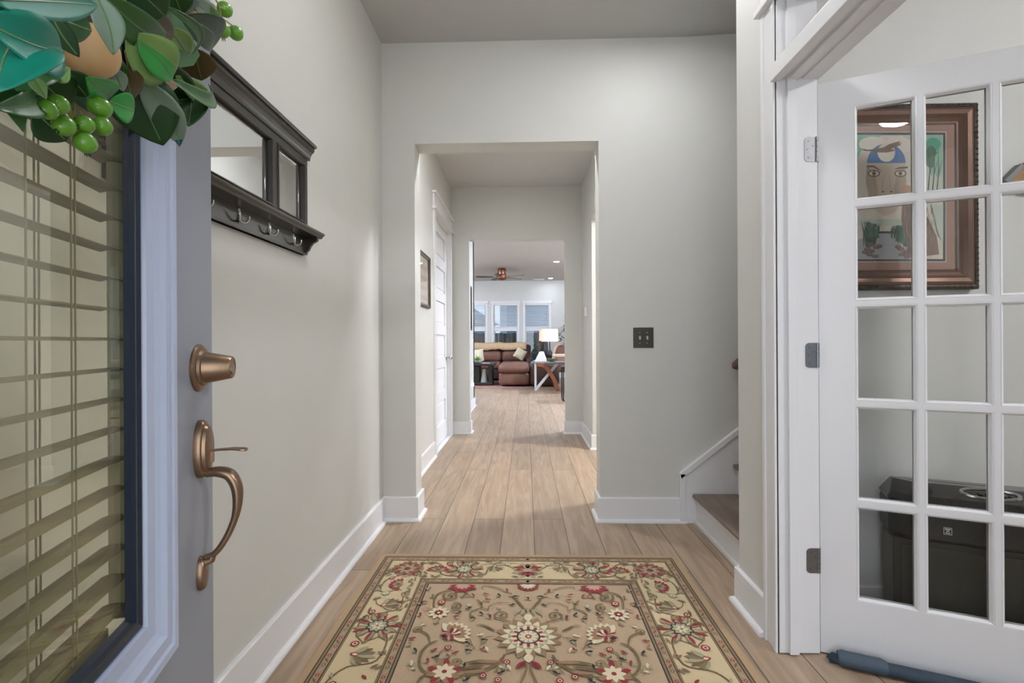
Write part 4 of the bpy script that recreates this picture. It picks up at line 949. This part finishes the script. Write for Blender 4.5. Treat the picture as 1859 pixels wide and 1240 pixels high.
# half palmettes on the far edge of the field
for k in range(9):
    a = PI+.15+(PI-.3)*k/8; c0 = C6(445, 285); u = V2(math.cos(a), math.sin(a)); petal(V2(c0.x, c0.y)+u*.018, V2(c0.x, c0.y)+u*(.078 if k % 2 else .062), .02, 'red')
c0 = C6(445, 285); 
for k in range(5):
    a = PI+.4+(PI-.8)*k/4; petal((c0.x,c0.y), (c0.x+.04*math.cos(a), c0.y+.04*math.sin(a)), .018, 'pink')
c0 = C6(955, 283)
for k in range(11):
    a = PI+.1+(PI-.2)*k/10; u = V2(math.cos(a), math.sin(a)); petal(V2(RXC, c0.y)+u*.03, V2(RXC, c0.y)+u*.054, .013, 'red', sym=False)
for k in range(7):
    a = PI+.15+(PI-.3)*k/6; u = V2(math.cos(a), math.sin(a)); petal(V2(RXC, c0.y), V2(RXC, c0.y)+u*.04, .014, 'pale', sym=False)
# pale daisies, palmettes, buds
c0 = C6(250,508); flower((c0.x,c0.y), .046, 9, .018, 'pale', .2, .2); flower((c0.x,c0.y), .022, 8, .012, 'dred', 0, .1); disc((c0.x,c0.y), .006, 'pale')
c0 = C6(275,422); rosette((c0.x,c0.y), .018); c0 = C6(495,445); rosette((c0.x,c0.y), .013, 'sage'); c0 = C6(160,470); flower((c0.x,c0.y), .02, 6, .01, 'pink')
c0 = C6(345,680); u0 = V2(.75,.66)
for k in range(9):
    t = (k-4)*.34; d = V2(u0.x*math.cos(t)-u0.y*math.sin(t), u0.x*math.sin(t)+u0.y*math.cos(t)); petal(V2(c0.x,c0.y), V2(c0.x,c0.y)+d*.082, .032, 'pale')
for k in range(7):
    t = (k-3)*.36; d = V2(u0.x*math.cos(t)-u0.y*math.sin(t), u0.x*math.sin(t)+u0.y*math.cos(t)); petal(V2(c0.x,c0.y), V2(c0.x,c0.y)+d*.066, .026, 'brown')
for k in range(5):
    t = (k-2)*.4; d = V2(u0.x*math.cos(t)-u0.y*math.sin(t), u0.x*math.sin(t)+u0.y*math.cos(t)); petal(V2(c0.x,c0.y), V2(c0.x,c0.y)+d*.042, .016, ('dred','pale')[k % 2])
for k in range(7):
    t = (k-3)*.4; d = V2(-u0.x*math.cos(t)+u0.y*math.sin(t), -u0.x*math.sin(t)-u0.y*math.cos(t)); petal(V2(c0.x,c0.y), V2(c0.x,c0.y)+d*.044, .015, ('red','sage')[k % 2])
c1_ = C6(295,700); disc((c1_.x,c1_.y), .010, 'black')
c0 = C6(295,985); flower((c0.x,c0.y), .062, 8, .030, 'brown', .3, .2); flower((c0.x,c0.y), .066, 5, .022, 'red', PI/2, .35); flower((c0.x,c0.y), .042, 8, .02, 'pale', 0, .1); disc((c0.x,c0.y), .009, 'red')
for x, y, a in ((540,985,.1),(560,905,.15),(660,905,.0),(520,950,.2)): c0 = C6(x, y); lf((c0.x,c0.y), a, .09, .018, 'olive' if a > .12 else 'brown')
P6(870,960,955,900,.024,'red'); P6(900,950,950,905,.012,'dred')
for x, y in ((797,908),(605,1018),(725,1052),(325,790)): c0 = C6(x,y); rosette((c0.x,c0.y), .013)
for x, y, c in ((200,815,'red'),(160,905,'red'),(370,835,'red'),(600,800,'red'),(500,815,'black'),(25,715,'red'),(660,550,'dred'),(655,403,'red'),(640,360,'red'),(532,372,'red'),(740,372,'black'),(830,445,'black'),(748,470,'pink'),(665,515,'pink'),(533,555,'black'),(598,520,'black'),(405,540,'red'),(405,512,'black'),(100,530,'red'),(145,420,'red'),(105,440,'black'),(230,590,'brown'),(140,600,'sage'),(490,760,'black'),(625,730,'black'),(640,810,'pale'),(480,478,'black'),(800,333,'red'),(885,378,'black'),(955,398,'pink'),(820,375,'pink'),(170,320,'taupe'),(200,380,'olive'),(445,380,'olive'),(490,368,'olive'),(330,870,'olive'),(210,870,'black'),(65,820,'black'),(20,770,'brown'),(30,925,'pale'),(60,960,'sage'),(450,945,'black'),(740,995,'black'),(460,1055,'black'),(820,960,'pale'),(770,955,'sage'),(575,690,'pale')):
    c0 = C6(x, y); rr = random.Random(x*7+y); a = rr.uniform(0, PI); d = V2(math.cos(a), math.sin(a)); s_ = V2(-d.y, d.x)
    petal(V2(c0.x,c0.y)-d*.010, V2(c0.x,c0.y)+d*.022, .012, c); petal(V2(c0.x,c0.y), V2(c0.x,c0.y)+d*.006+s_*.018, .009, 'sage' if c != 'sage' else 'pale')
for (x, y) in ((860,520),(890,500),(920,515)): c0 = C6(x,y); petal((c0.x,c0.y-.012), (c0.x+.006,c0.y+.03), .014, 'sage')
# solid body below the pattern
box(rb, RX0, RX1, RY0, RY1, .0008, RZ-.0002, RI['edge'])
rug = obj('area_rug', rb, RMt, loc=(RXC, RYC, 0)); tag(rug, 'cream floral rug with red and olive border on the foyer floor', 'rug')
# ================================================================= LIVING ROOM at the end of the hall
LEA = mat('brown_leather', (112,78,64), .42, var=.14, scale=9, bump=.25); LED = mat('dark_brown_leather', (66,44,38), .45, var=.14, scale=9, bump=.2)
BLK = mat('beige_throw', (190,160,124), .9, var=.12, scale=22, bump=.6); CRM = mat('cream_cushion', (206,198,172), .85, var=.05, scale=50, bump=.3)
BLKW = mat('black_wood', (34,33,32), .35, var=.1); RED = mat('reddish_oak', (142,84,56), .4, var=.18, scale=14); WHM = mat('white_metal', (214,212,210), .35)
lr = obj('living_room_rug', (lambda b: (box(b, -3.2, .18, 11.75, 14.6, .001, .012), b)[1])(B()), mat('muted_red_rug', (150,112,104), .95, var=.5, scale=2.2)); tag(lr, 'muted red and beige rug under the living room sofa and coffee table', 'rug')
def grow(name, w0, w1, y0, y1, z0, z1, m, parent, r=.06, seg=4): bm = B(); rbox(bm, w0, w1, y0, y1, z0, z1, r, seg); return obj(name, bm, m, parent, smooth=True)
sofa = thing('sectional_sofa', 'brown leather sectional sofa with a chaise at the far end of the living room', 'sofa', (-1.2, 13.6, 0))
Ys = 14.0
grow('base', -3.0, .16, Ys-.15, Ys+.75, .06, .36, LED, sofa, .04)
for i in range(4):
    x1 = .02-.74*i; x0 = x1-.73
    grow('seat_cushion', x0, x1, Ys-.2, Ys+.45, .34, .56, LEA, sofa, .08)
    grow('back_cushion', x0, x1, Ys+.30, Ys+.62, .54, .86, LEA, sofa, .11); grow('head_cushion', x0, x1, Ys+.36, Ys+.72, .83, 1.04, LED, sofa, .09)
grow('backrest', -3.0, .16, Ys+.55, Ys+.78, .1, 1.04, LED, sofa, .06)
grow('armrest', .02, .22, Ys-.25, Ys+.75, .06, .68, LED, sofa, .08)
grow('armrest', -.34, .18, 12.75, 14.0, .06, .50, LED, sofa, .08)
# chaise in front
grow('chaise_base', -.675, .09, 12.05, 13.7, .05, .36, LEA, sofa, .07); grow('chaise_cushion', -.69, .10, 12.0, 13.75, .345, .575, LEA, sofa, .10)
grow('side_section', .09, .84, 12.05, 12.72, .03, .60, LED, sofa, .10)
bm = B(); n = 26; L1 = []
for i in range(n+1):
    x = -3.0+3.02*i/n; b_ = .018*math.sin(i*1.1)+.012*math.sin(i*2.7)
    L1.append([Vector((x, Ys+.32, .90+b_)), Vector((x, Ys+.34, 1.0+b_*.5)), Vector((x, Ys+.42, 1.085+b_*.4)), Vector((x, Ys+.60, 1.10+b_*.5)), Vector((x, Ys+.80, 1.07)), Vector((x, Ys+.83, .8))])
loft(bm, L1, closed=False); t = obj('throw_blanket', bm, BLK, smooth=True, solid=.02); tag(t, 'beige throw blanket draped along the top of the brown sofa back', 'blanket')
def cushion(cx_, cy_, cz_, s, label, tilt=.35, m=CRM, rz=0):
    bm = B(); n = 10; T = Matrix.Translation((cx_, cy_, cz_)) @ Matrix.Rotation(tilt, 4, 'Y') @ Matrix.Rotation(-.25, 4, 'X')
    g = [[None]*(n+1) for _ in range(n+1)]; g2 = [[None]*(n+1) for _ in range(n+1)]
    for i in range(n+1):
        for j in range(n+1):
            u, v = i/n*2-1, j/n*2-1; th_ = .07*(1-u**4)*(1-v**4); k = 1-.08*(1-u*u)*abs(v)**3-.0
            g[i][j] = bm.verts.new(T @ Vector((u*s/2*(1-.06*(1-v*v)), -th_, v*s/2*(1-.06*(1-u*u)))))
            g2[i][j] = g[i][j] if i in (0,n) or j in (0,n) else bm.verts.new(T @ Vector((u*s/2*(1-.06*(1-v*v)), th_, v*s/2*(1-.06*(1-u*u)))))
    for i in range(n):
        for j in range(n):
            bm.faces.new((g[i][j], g[i+1][j], g[i+1][j+1], g[i][j+1]))
            try: bm.faces.new((g2[i][j], g2[i][j+1], g2[i+1][j+1], g2[i+1][j]))
            except Exception: pass
    o = obj('throw_pillow', bm, m, smooth=True); return tag(o, label, 'pillow')
cushion(-.16, 13.95, .785, .31, 'cream pillow leaning on the brown sofa behind the chaise', .5)
cushion(-1.38, 13.85, .75, .36, 'cream pillow at the left end of the visible sofa, behind the green plant', -.1)
# coffee table
ct = thing('coffee_table', 'black square coffee table in front of the brown sofa', 'coffee table', (-1.3, 12.75, 0))
grow('tabletop', -1.75, -.80, 12.3, 13.2, .52, .575, BLKW, ct, .008, 2); grow('base', -1.68, -.86, 12.4, 13.15, .012, .09, BLKW, ct, .008, 2)
for sx in (-1.64, -.96):
    for sy in (12.42, 13.05):
        bm = B(); box(bm, sx-.0, sx+.10, sy, sy+.10, .09, .52); obj('leg', bm, BLKW, ct, bevel=.006)
bm = B(); box(bm, -1.5, -1.2, 12.5, 13.05, .09, .50); obj('drawer_block', bm, mat('dark_green_black', (40,42,36), .4), ct)
bm = B(); lathe(bm, [(.085,.0905),(.08,.16),(.06,.30),(.05,.42),(.04,.43),(.001,.43)], (-1.08, 12.52, 0), (0,0,1), 20); 
t = obj('ceramic_vase', bm, mat('pale_grey_ceramic', (150,152,146), .4), smooth=True); tag(t, 'pale grey tapered vase on the lower shelf of the black coffee table', 'vase')
pt = thing('potted_plant', 'small green plant in a white bowl on the coffee table', 'plant', (-1.26, 12.6, .575))
bm = B(); lathe(bm, [(.05,.575),(.11,.60),(.15,.65),(.145,.65),(.10,.61),(.001,.60)], (-1.26, 12.6, 0), (0,0,1), 24); obj('bowl', bm, WHM, pt, smooth=True)
GRN = mat('lime_leaf', (110,150,60), .5, var=.3, scale=40)
bm = B(); rr = random.Random(2)
for k in range(46):
    a = rr.uniform(0, 2*PI); e_ = rr.uniform(.2, 1.3); d = Vector((math.cos(a)*math.cos(e_), math.sin(a)*math.cos(e_), math.sin(e_))); s = d.cross(Vector((0,0,1))).normalized(); c = Vector((-1.26, 12.6, .64))
    L_ = rr.uniform(.08, .16); bm.faces.new([bm.verts.new(p) for p in (c, c+d*L_*.5+s*.02, c+d*L_, c+d*L_*.5-s*.02)])
obj('foliage', bm, GRN, pt, solid=.001)
t = obj('tray', (lambda b: (rbox(b, -1.12, -.92, 12.4, 12.6, .575, .59, .005), b)[1])(B()), mat('grey_tray', (170,172,176), .4)); tag(t, 'small grey tray on the right side of the black coffee table', 'tray')
# end frame table with X legs
tb = thing('console_table', 'table with white and curved reddish wood crossed legs at the right of the hall view', 'table', (.62, 11.5, 0))
bm = B(); prism(bm, [(x, 11.12, z) for x, z in ((.13,.628),(.16,.655),(1.35,.665),(1.35,.63))], (0,.75,0)); obj('tabletop', bm, mat('grey_blue_top', (120,124,134), .3, var=.1), tb, bevel=.006)
def slab(pts, w, y0, y1, m, name):
    pts = smooth_path([Vector((x, 0, z)) for x, z in pts], 5) if len(pts) > 2 else [Vector((x, 0, z)) for x, z in pts]
    rings = []
    for i, p in enumerate(pts):
        d = (pts[min(i+1,len(pts)-1)]-pts[max(i-1,0)]).normalized(); n_ = Vector((-d.z,0,d.x))*w/2
        rings.append([Vector((p.x+n_.x, y0, max(.0,p.z+n_.z))), Vector((p.x-n_.x, y0, max(0,p.z-n_.z))), Vector((p.x-n_.x, y1, max(0,p.z-n_.z))), Vector((p.x+n_.x, y1, max(0,p.z+n_.z)))])
    bm = B(); loft(bm, rings); return obj(name, bm, m, tb, bevel=.004)
slab([(.225,.0),(.225,.63)], .05, 11.13, 11.19, WHM, 'leg'); slab([(.23,.02),(.74,.63)], .06, 11.20, 11.26, WHM, 'leg')
slab([(.26,.61),(.42,.58),(.56,.42),(.68,.20),(.73,0)], .085, 11.06, 11.12, RED, 'leg'); slab([(.26,.61),(.42,.58),(.56,.42),(.68,.20),(.73,0)], .085, 11.70, 11.76, RED, 'leg')
t = obj('white_sculpture', (lambda b: (loft(b, [[Vector((.36+dx*(.15-.10*k)+.02*k, 11.45+dy*(.10-.06*k), .66+.24*k)) for dx, dy in ((-1,-1),(1,-1),(1,1),(-1,1))] for k in (0,.5,.8,1)]), b)[1])(B()), mat('off_white_ceramic', (206,204,190), .5), bevel=.01); tag(t, 'off white tapered ceramic piece on the table end', 'ornament')
t = obj('green_bowl', (lambda b: (lathe(b, [(.06,.66),(.10,.70),(.11,.735),(.10,.735),(.001,.68)], (.62, 11.4, 0), (0,0,1), 20), b)[1])(B()), mat('olive_bowl', (96,110,62), .4, var=.2), smooth=True); tag(t, 'small olive green bowl beside the white ceramic piece', 'bowl')
t = obj('magazine', (lambda b: (box(b, .16, .20, 11.2, 11.45, .661, .68), b)[1])(B()), mat('blue_cover', (96,120,160), .4)); tag(t, 'blue covered magazine on the left end of the table', 'magazine')
# second pale table top and chairs at the right
d2 = thing('side_counter', 'pale wood counter end at the right edge of the hall view', 'counter', (1.1, 10.6, 0))
bm = B(); rbox(bm, .60, 1.9, 10.5, 11.05, .80, .85, .01); obj('worktop', bm, mat('pale_maple_top', (206,184,158), .4), d2, smooth=True)
bm = B(); box(bm, .92, 1.0, 10.6, 11.0, 0, .80); box(bm, 1.7, 1.78, 10.6, 11.0, 0, .80); obj('leg', bm, RED, d2, bevel=.005)
ch = thing('armchair', 'brown leather round backed chair behind the table at the right', 'chair', (1.02, 13.4, 0))
bm = B(); n = 14; rings = []
for i in range(n+1):
    a = PI*.0+PI*i/n; cx_, cz_ = 1.0-.21*math.cos(a), .72+.34*math.sin(a)**.8
    rings.append([Vector((cx_-.03, 13.55, cz_)), Vector((cx_+.03, 13.52, cz_)), Vector((cx_+.03, 13.66, cz_+.02)), Vector((cx_-.03, 13.66, cz_+.02))])
loft(bm, rings); obj('back_rim', bm, mat('pale_rim', (196,168,144), .5), ch, smooth=True)
bm = B(); prism(bm, [Vector((1.0-.2*math.cos(PI*i/n), 13.58, .70+.33*math.sin(PI*i/n)**.8)) for i in range(n+1)], (0,.06,0)); obj('backrest', bm, LEA, ch, bevel=.01)
grow('seat', .82, 1.22, 13.0, 13.7, .30, .72, LEA, ch, .08)
for sx in (.86, 1.18):
    for sy in (13.1, 13.6): bm = B(); tube(bm, [(sx, sy, 0), (sx, sy, .32)], .02, 8); obj('leg', bm, BLKW, ch)
st_ = thing('bar_stool', 'black metal framed stool at the right edge of the hall view', 'stool', (.92, 9.4, 0))
grow('seat', .70, 1.14, 9.2, 9.62, .60, .66, BLKW, st_, .012, 2)
for sx in (.715, 1.125):
    for sy in (9.215, 9.605): bm = B(); box(bm, sx-.011, sx+.011, sy-.011, sy+.011, .0, .60); obj('leg', bm, BLKW, st_)
bm = B(); box(bm, .704, 1.136, 9.204, 9.226, 0, .02); box(bm, .704, .726, 9.2, 9.62, 0, .02); box(bm, 1.114, 1.136, 9.2, 9.62, 0, .02); obj('foot_frame', bm, BLKW, st_)
# table lamps behind the sofa end
SHD = mat('lit_linen_shade', (246,214,196), .8, var=.03, emit=(255,214,190), es=.22); 
def lamp(x, y, zt_, r, h, label, sq=True):
    t = thing('table_lamp', label, 'lamp', (x, y, .75)); bm = B()
    lathe(bm, [(r, zt_-h), (r*.96, zt_), (r*.955, zt_), (r*.99, zt_-h)], (x, y, 0), (0,0,1), 28); obj('lamp_shade', bm, SHD, t, smooth=True)
    bm = B(); lathe(bm, [(.09,.60),(.09,.63),(.03,.65),(.07,.72),(.09,.78),(.05,.86),(.02,.92),(.014,zt_-h+.06),(.001,zt_-h+.06)], (x, y, 0), (0,0,1), 20); obj('base', bm, mat('dark_lamp_base', (44,44,52), .3, var=.3, scale=20), t, smooth=True); return t
# end table carrying the lamps
et = thing('end_table', 'dark end table carrying the lit table lamps', 'side table', (.65, 13.1, 0))
grow('tabletop', .46, .80, 12.86, 13.34, .57, .60, BLKW, et, .006, 2)
for sx in (.49, .77):
    for sy in (12.9, 13.3): bm = B(); tube(bm, [(sx, sy, 0), (sx, sy, .575)], .018, 8); obj('leg', bm, BLKW, et)
c = atY(998, 609, 13.1)
lamp(c.x, 13.1, c.z+.17, .23, .335, 'lit table lamp with a cream drum shade in front of the right living room window')
c = atY(985, 610, 13.9); et2 = thing('end_table', 'dark end table behind the sofa arm at the window', 'side table', (.5, 14.0, 0))
grow('tabletop', .28, .80, 13.75, 14.25, .57, .60, BLKW, et2, .006, 2)
for sx in (.31, .77):
    for sy in (13.78, 14.22): bm = B(); tube(bm, [(sx, sy, 0), (sx, sy, .575)], .018, 8); obj('leg', bm, BLKW, et2)
lamp(.56, 14.0, c.z+.17, .17, .31, 'smaller lamp with a pinkish shade partly behind the drum shade lamp')
# tall plant at the right
tp = thing('tall_plant', 'tall grey green leafy plant in the corner right of the lamp', 'plant', (1.28, 14.2, 0))
bm = B(); lathe(bm, [(.14,0),(.18,.30),(.19,.34),(.17,.34),(.001,.30)], (1.35, 14.2, 0), (0,0,1), 20); obj('pot', bm, BLKW, tp, smooth=True)
bm = B(); rr = random.Random(5)
for k in range(6): tube(bm, smooth_path([(1.35,14.2,.3),(1.33+rr.uniform(-.1,.1),14.2,.9),(1.35+rr.uniform(-.2,.2),14.2+rr.uniform(-.15,.15),1.65)]), .010, 6)
obj('stem', bm, mat('plant_stem', (80,76,60), .7), tp)
bm = B()
for k in range(230):
    zc = rr.uniform(.75, 1.85); wd = .34*(1-abs(zc-1.25)/.95); c = Vector((1.32+rr.uniform(-wd, wd), 14.2+rr.uniform(-.2,.2), zc)); a = rr.uniform(0, 2*PI); e_ = rr.uniform(-.8, .6)
    d = Vector((math.cos(a)*math.cos(e_), math.sin(a)*math.cos(e_), math.sin(e_))); s = d.cross(Vector((rr.uniform(-.3,.3),0,1))).normalized(); L_ = rr.uniform(.12,.22)
    bm.faces.new([bm.verts.new(p) for p in (c, c+d*L_*.45+s*.032, c+d*L_, c+d*L_*.45-s*.032)])
obj('foliage', bm, mat('grey_green_leaf', (92,104,94), .5, var=.5, scale=30), tp, solid=.001)
# ceiling fan
c = atY(911, 499, 12.6); fan_ = thing('ceiling_fan', 'copper bodied ceiling fan with dark blades in the living room', 'ceiling fan', (c.x, 12.6, H))
COP = mat('copper_fan', (132,88,68), .3, .7, var=.15)
bm = B(); lathe(bm, [(.09,0),(.10,-.02),(.115,-.06),(.10,-.10),(.10,-.16),(.125,-.18),(.13,-.26),(.11,-.29),(.06,-.31),(.001,-.315)], (c.x, 12.6, H), (0,0,1), 28); obj('motor_housing', bm, COP, fan_, smooth=True)
for k in range(5):
    a = 2*PI*k/5+.12+PI; u = Vector((math.cos(a), math.sin(a), 0)); v = Vector((-u.y, u.x, 0)); o_ = Vector((c.x, 12.6, H-.235)); bm = B()
    pts = [o_+u*.22-v*.05, o_+u*.5-v*.065+Vector((0,0,-.006)), o_+u*.66-v*.055, o_+u*.68, o_+u*.66+v*.055+Vector((0,0,.014)), o_+u*.5+v*.065+Vector((0,0,.014)), o_+u*.22+v*.05+Vector((0,0,.01))]
    prism(bm, pts, (0,0,.008)); bl = obj('blade', bm, mat('dark_blade', (70,56,50), .4, var=.1), fan_)
    bm = B(); box(bm, -.02, .02, -.12, .0, -.004, .004); xf(list(bm.verts), lambda q: o_+u*(.10-q.y)+v*q.x+Vector((0,0,q.z-.002))); obj('blade_iron', bm, COP, bl)
# air vent on the ceiling
c = atZ(977, 509.5, H); t = obj('air_vent', (lambda b: (box(b, c.x-.18, c.x+.18, min(c.y,14.9)-.08, min(c.y,14.9)+.08, H-.012, H), [box(b, c.x-.16, c.x+.16, min(c.y,14.9)-.06+.03*k, min(c.y,14.9)-.05+.03*k, H-.018, H-.012) for k in range(5)], b)[2])(B()), TRIM); tag(t, 'white ceiling air vent near the living room windows', 'vent')
# blinds on the upper sashes
BLW = mat('white_blind', (226,226,226), .45, var=.01)
for c, w in ((-1.625,'left'), (-.625,'middle'), (.365,'right')):
    t = thing('window_blind', 'white slatted blind half lowered on the %s of the three visible living room windows' % w, 'blind', (c, YE-.0, 1.62), group='blinds on the living room windows')
    bm = B(); box(bm, c-WW/2+.004, c+WW/2-.004, YE-.018, YE+.028, WT-.05, WT); obj('head_rail', bm, BLW, t)
    bm = B(); box(bm, c-WW/2+.01, c+WW/2-.01, YE-.012, YE+.018, 1.60, 1.625); obj('bottom_rail', bm, BLW, t)
    for k in range(17):
        z = 1.66+.038*k; bm = B(); s = box(bm, c-WW/2+.01, c+WW/2-.01, -.019, .019, -.002, .002); xf(s, lambda q: Vector((q.x, YE+.003+q.y, z+q.z+q.y*.5))); obj('slat', bm, BLW, t)
# ================================================================= OUTSIDE the far windows
bm = B(); box(bm, -30, 30, 15.5, 60, -.3, -.12); struct(obj('ground_outside', bm, mat('dry_lawn', (112,112,78), .95, var=.3, scale=3)))
hs1 = thing('neighbouring_house', 'blue grey siding house outside the middle and right living room windows', 'house', (1.5, 24, -.12))
SID = mat('blue_siding', (130,160,176), .7, var=.05)
bm = B(); box(bm, -.9, 6.5, 22, 30, -.12, 4.6)
for k in range(24): prism(bm, [(-.9,21.985,-.1+.19*k),(6.5,21.985,-.1+.19*k),(6.5,21.999,.08+.19*k),(-.9,21.999,.08+.19*k)], (0,.006,0))
obj('wall', bm, SID, hs1)
bm = B(); box(bm, -1.15, -.85, 21.9, 22.1, -.12, 4.6); obj('corner_board', bm, TRIM, hs1)
bm = B(); prism(bm, [(-1.3,21.6,4.5),(6.9,21.6,4.5),(6.9,26,6.6),(-1.3,26,6.6)], (0,0,.12)); obj('roof', bm, mat('slate_roof', (80,82,88), .8, var=.2), hs1)
for x in (.3, 3.0): 
    bm = B(); box(bm, x-.06, x+1.1, 21.93, 21.98, 2.05, 2.3); box(bm, x, x+1.04, 21.95, 21.985, .9, 2.05); obj('window', bm, mat('house_window', (150,172,190), .2), hs1)
hs2 = thing('neighbouring_house', 'distant house with a grey hip roof outside the left living room window', 'house', (-6, 36, -.12))
bm = B(); box(bm, -8, -2.6, 34, 42, -.12, 2.6); obj('wall', bm, mat('grey_siding', (150,160,170), .8), hs2)
bm = B(); R1 = [Vector(p) for p in ((-8.4,33.6,2.55),(-2.2,33.6,2.55),(-2.2,42.4,2.55),(-8.4,42.4,2.55))]; R2 = [Vector(p) for p in ((-6.2,37,4.0),(-4.4,37,4.0),(-4.4,39,4.0),(-6.2,39,4.0))]; loft(bm, [R1, R2]); obj('roof', bm, mat('dark_shingle', (74,76,90), .85, var=.2), hs2)
fe = thing('wooden_fence', 'brown board fence outside the living room windows', 'fence', (-2, 19, -.12))
bm = B()
for k in range(60): box(bm, -7+.17*k, -6.84+.17*k, 19, 19.03, -.12, 1.46+.01*(k % 3))
obj('boards', bm, mat('brown_fence', (98,78,60), .8, var=.25, scale=6), fe)
bm = B(); box(bm, -7, 3.2, 19.03, 19.08, .2, .3); box(bm, -7, 3.2, 19.03, 19.08, .9, 1.0); obj('rail', bm, mat('brown_fence', (98,78,60)), fe)
po_ = thing('patio_post', 'brown wooden post standing outside the right living room window', 'post', (.50, 16.6, -.12))
bm = B(); box(bm, .44, .56, 16.55, 16.68, -.12, 1.55); obj('shaft', bm, RED, po_)
bu = thing('shrub', 'dark green shrub outside the right living room window', 'shrub', (.2, 17.2, -.12))
bm = B(); rr = random.Random(9)
for k in range(500):
    a = rr.uniform(0, 2*PI); e_ = rr.uniform(-1.2, 1.5); rad_ = rr.uniform(.4, .5)+.05*math.sin(5*a); c = Vector((.1+math.cos(a)*math.cos(e_)*rad_*.9, 17.2+math.sin(a)*math.cos(e_)*rad_, .75+math.sin(e_)*.62)); d = Vector((rr.uniform(-1,1), rr.uniform(-1,1), rr.uniform(-.3,1))).normalized(); s = d.orthogonal().normalized()
    bm.faces.new([bm.verts.new(p) for p in (c, c+d*.06+s*.03, c+d*.12, c+d*.06-s*.03)])
obj('foliage', bm, mat('dark_shrub_leaf', (40,62,36), .6, var=.4, scale=20), bu, solid=.002)
bm = B(); 
for k in range(5): tube(bm, smooth_path([(.1,17.2,-.12),(.1+rr.uniform(-.1,.1),17.2,.4),(.1+rr.uniform(-.3,.3),17.2+rr.uniform(-.3,.3),1.1)]), .015, 6)
obj('branch', bm, mat('bark', (70,56,44), .9), bu)

# plaster corners of the picture-side closet and other unseen depth
sbox('wall_closet', [(XL-.95, XL-.15, DY0-.2, DY0-.1, 0, H), (XL-.95, XL-.15, DY1+.1, DY1+.2, 0, H), (XL-1.0, XL-.95, DY0-.2, DY1+.2, 0, H)], WALL)
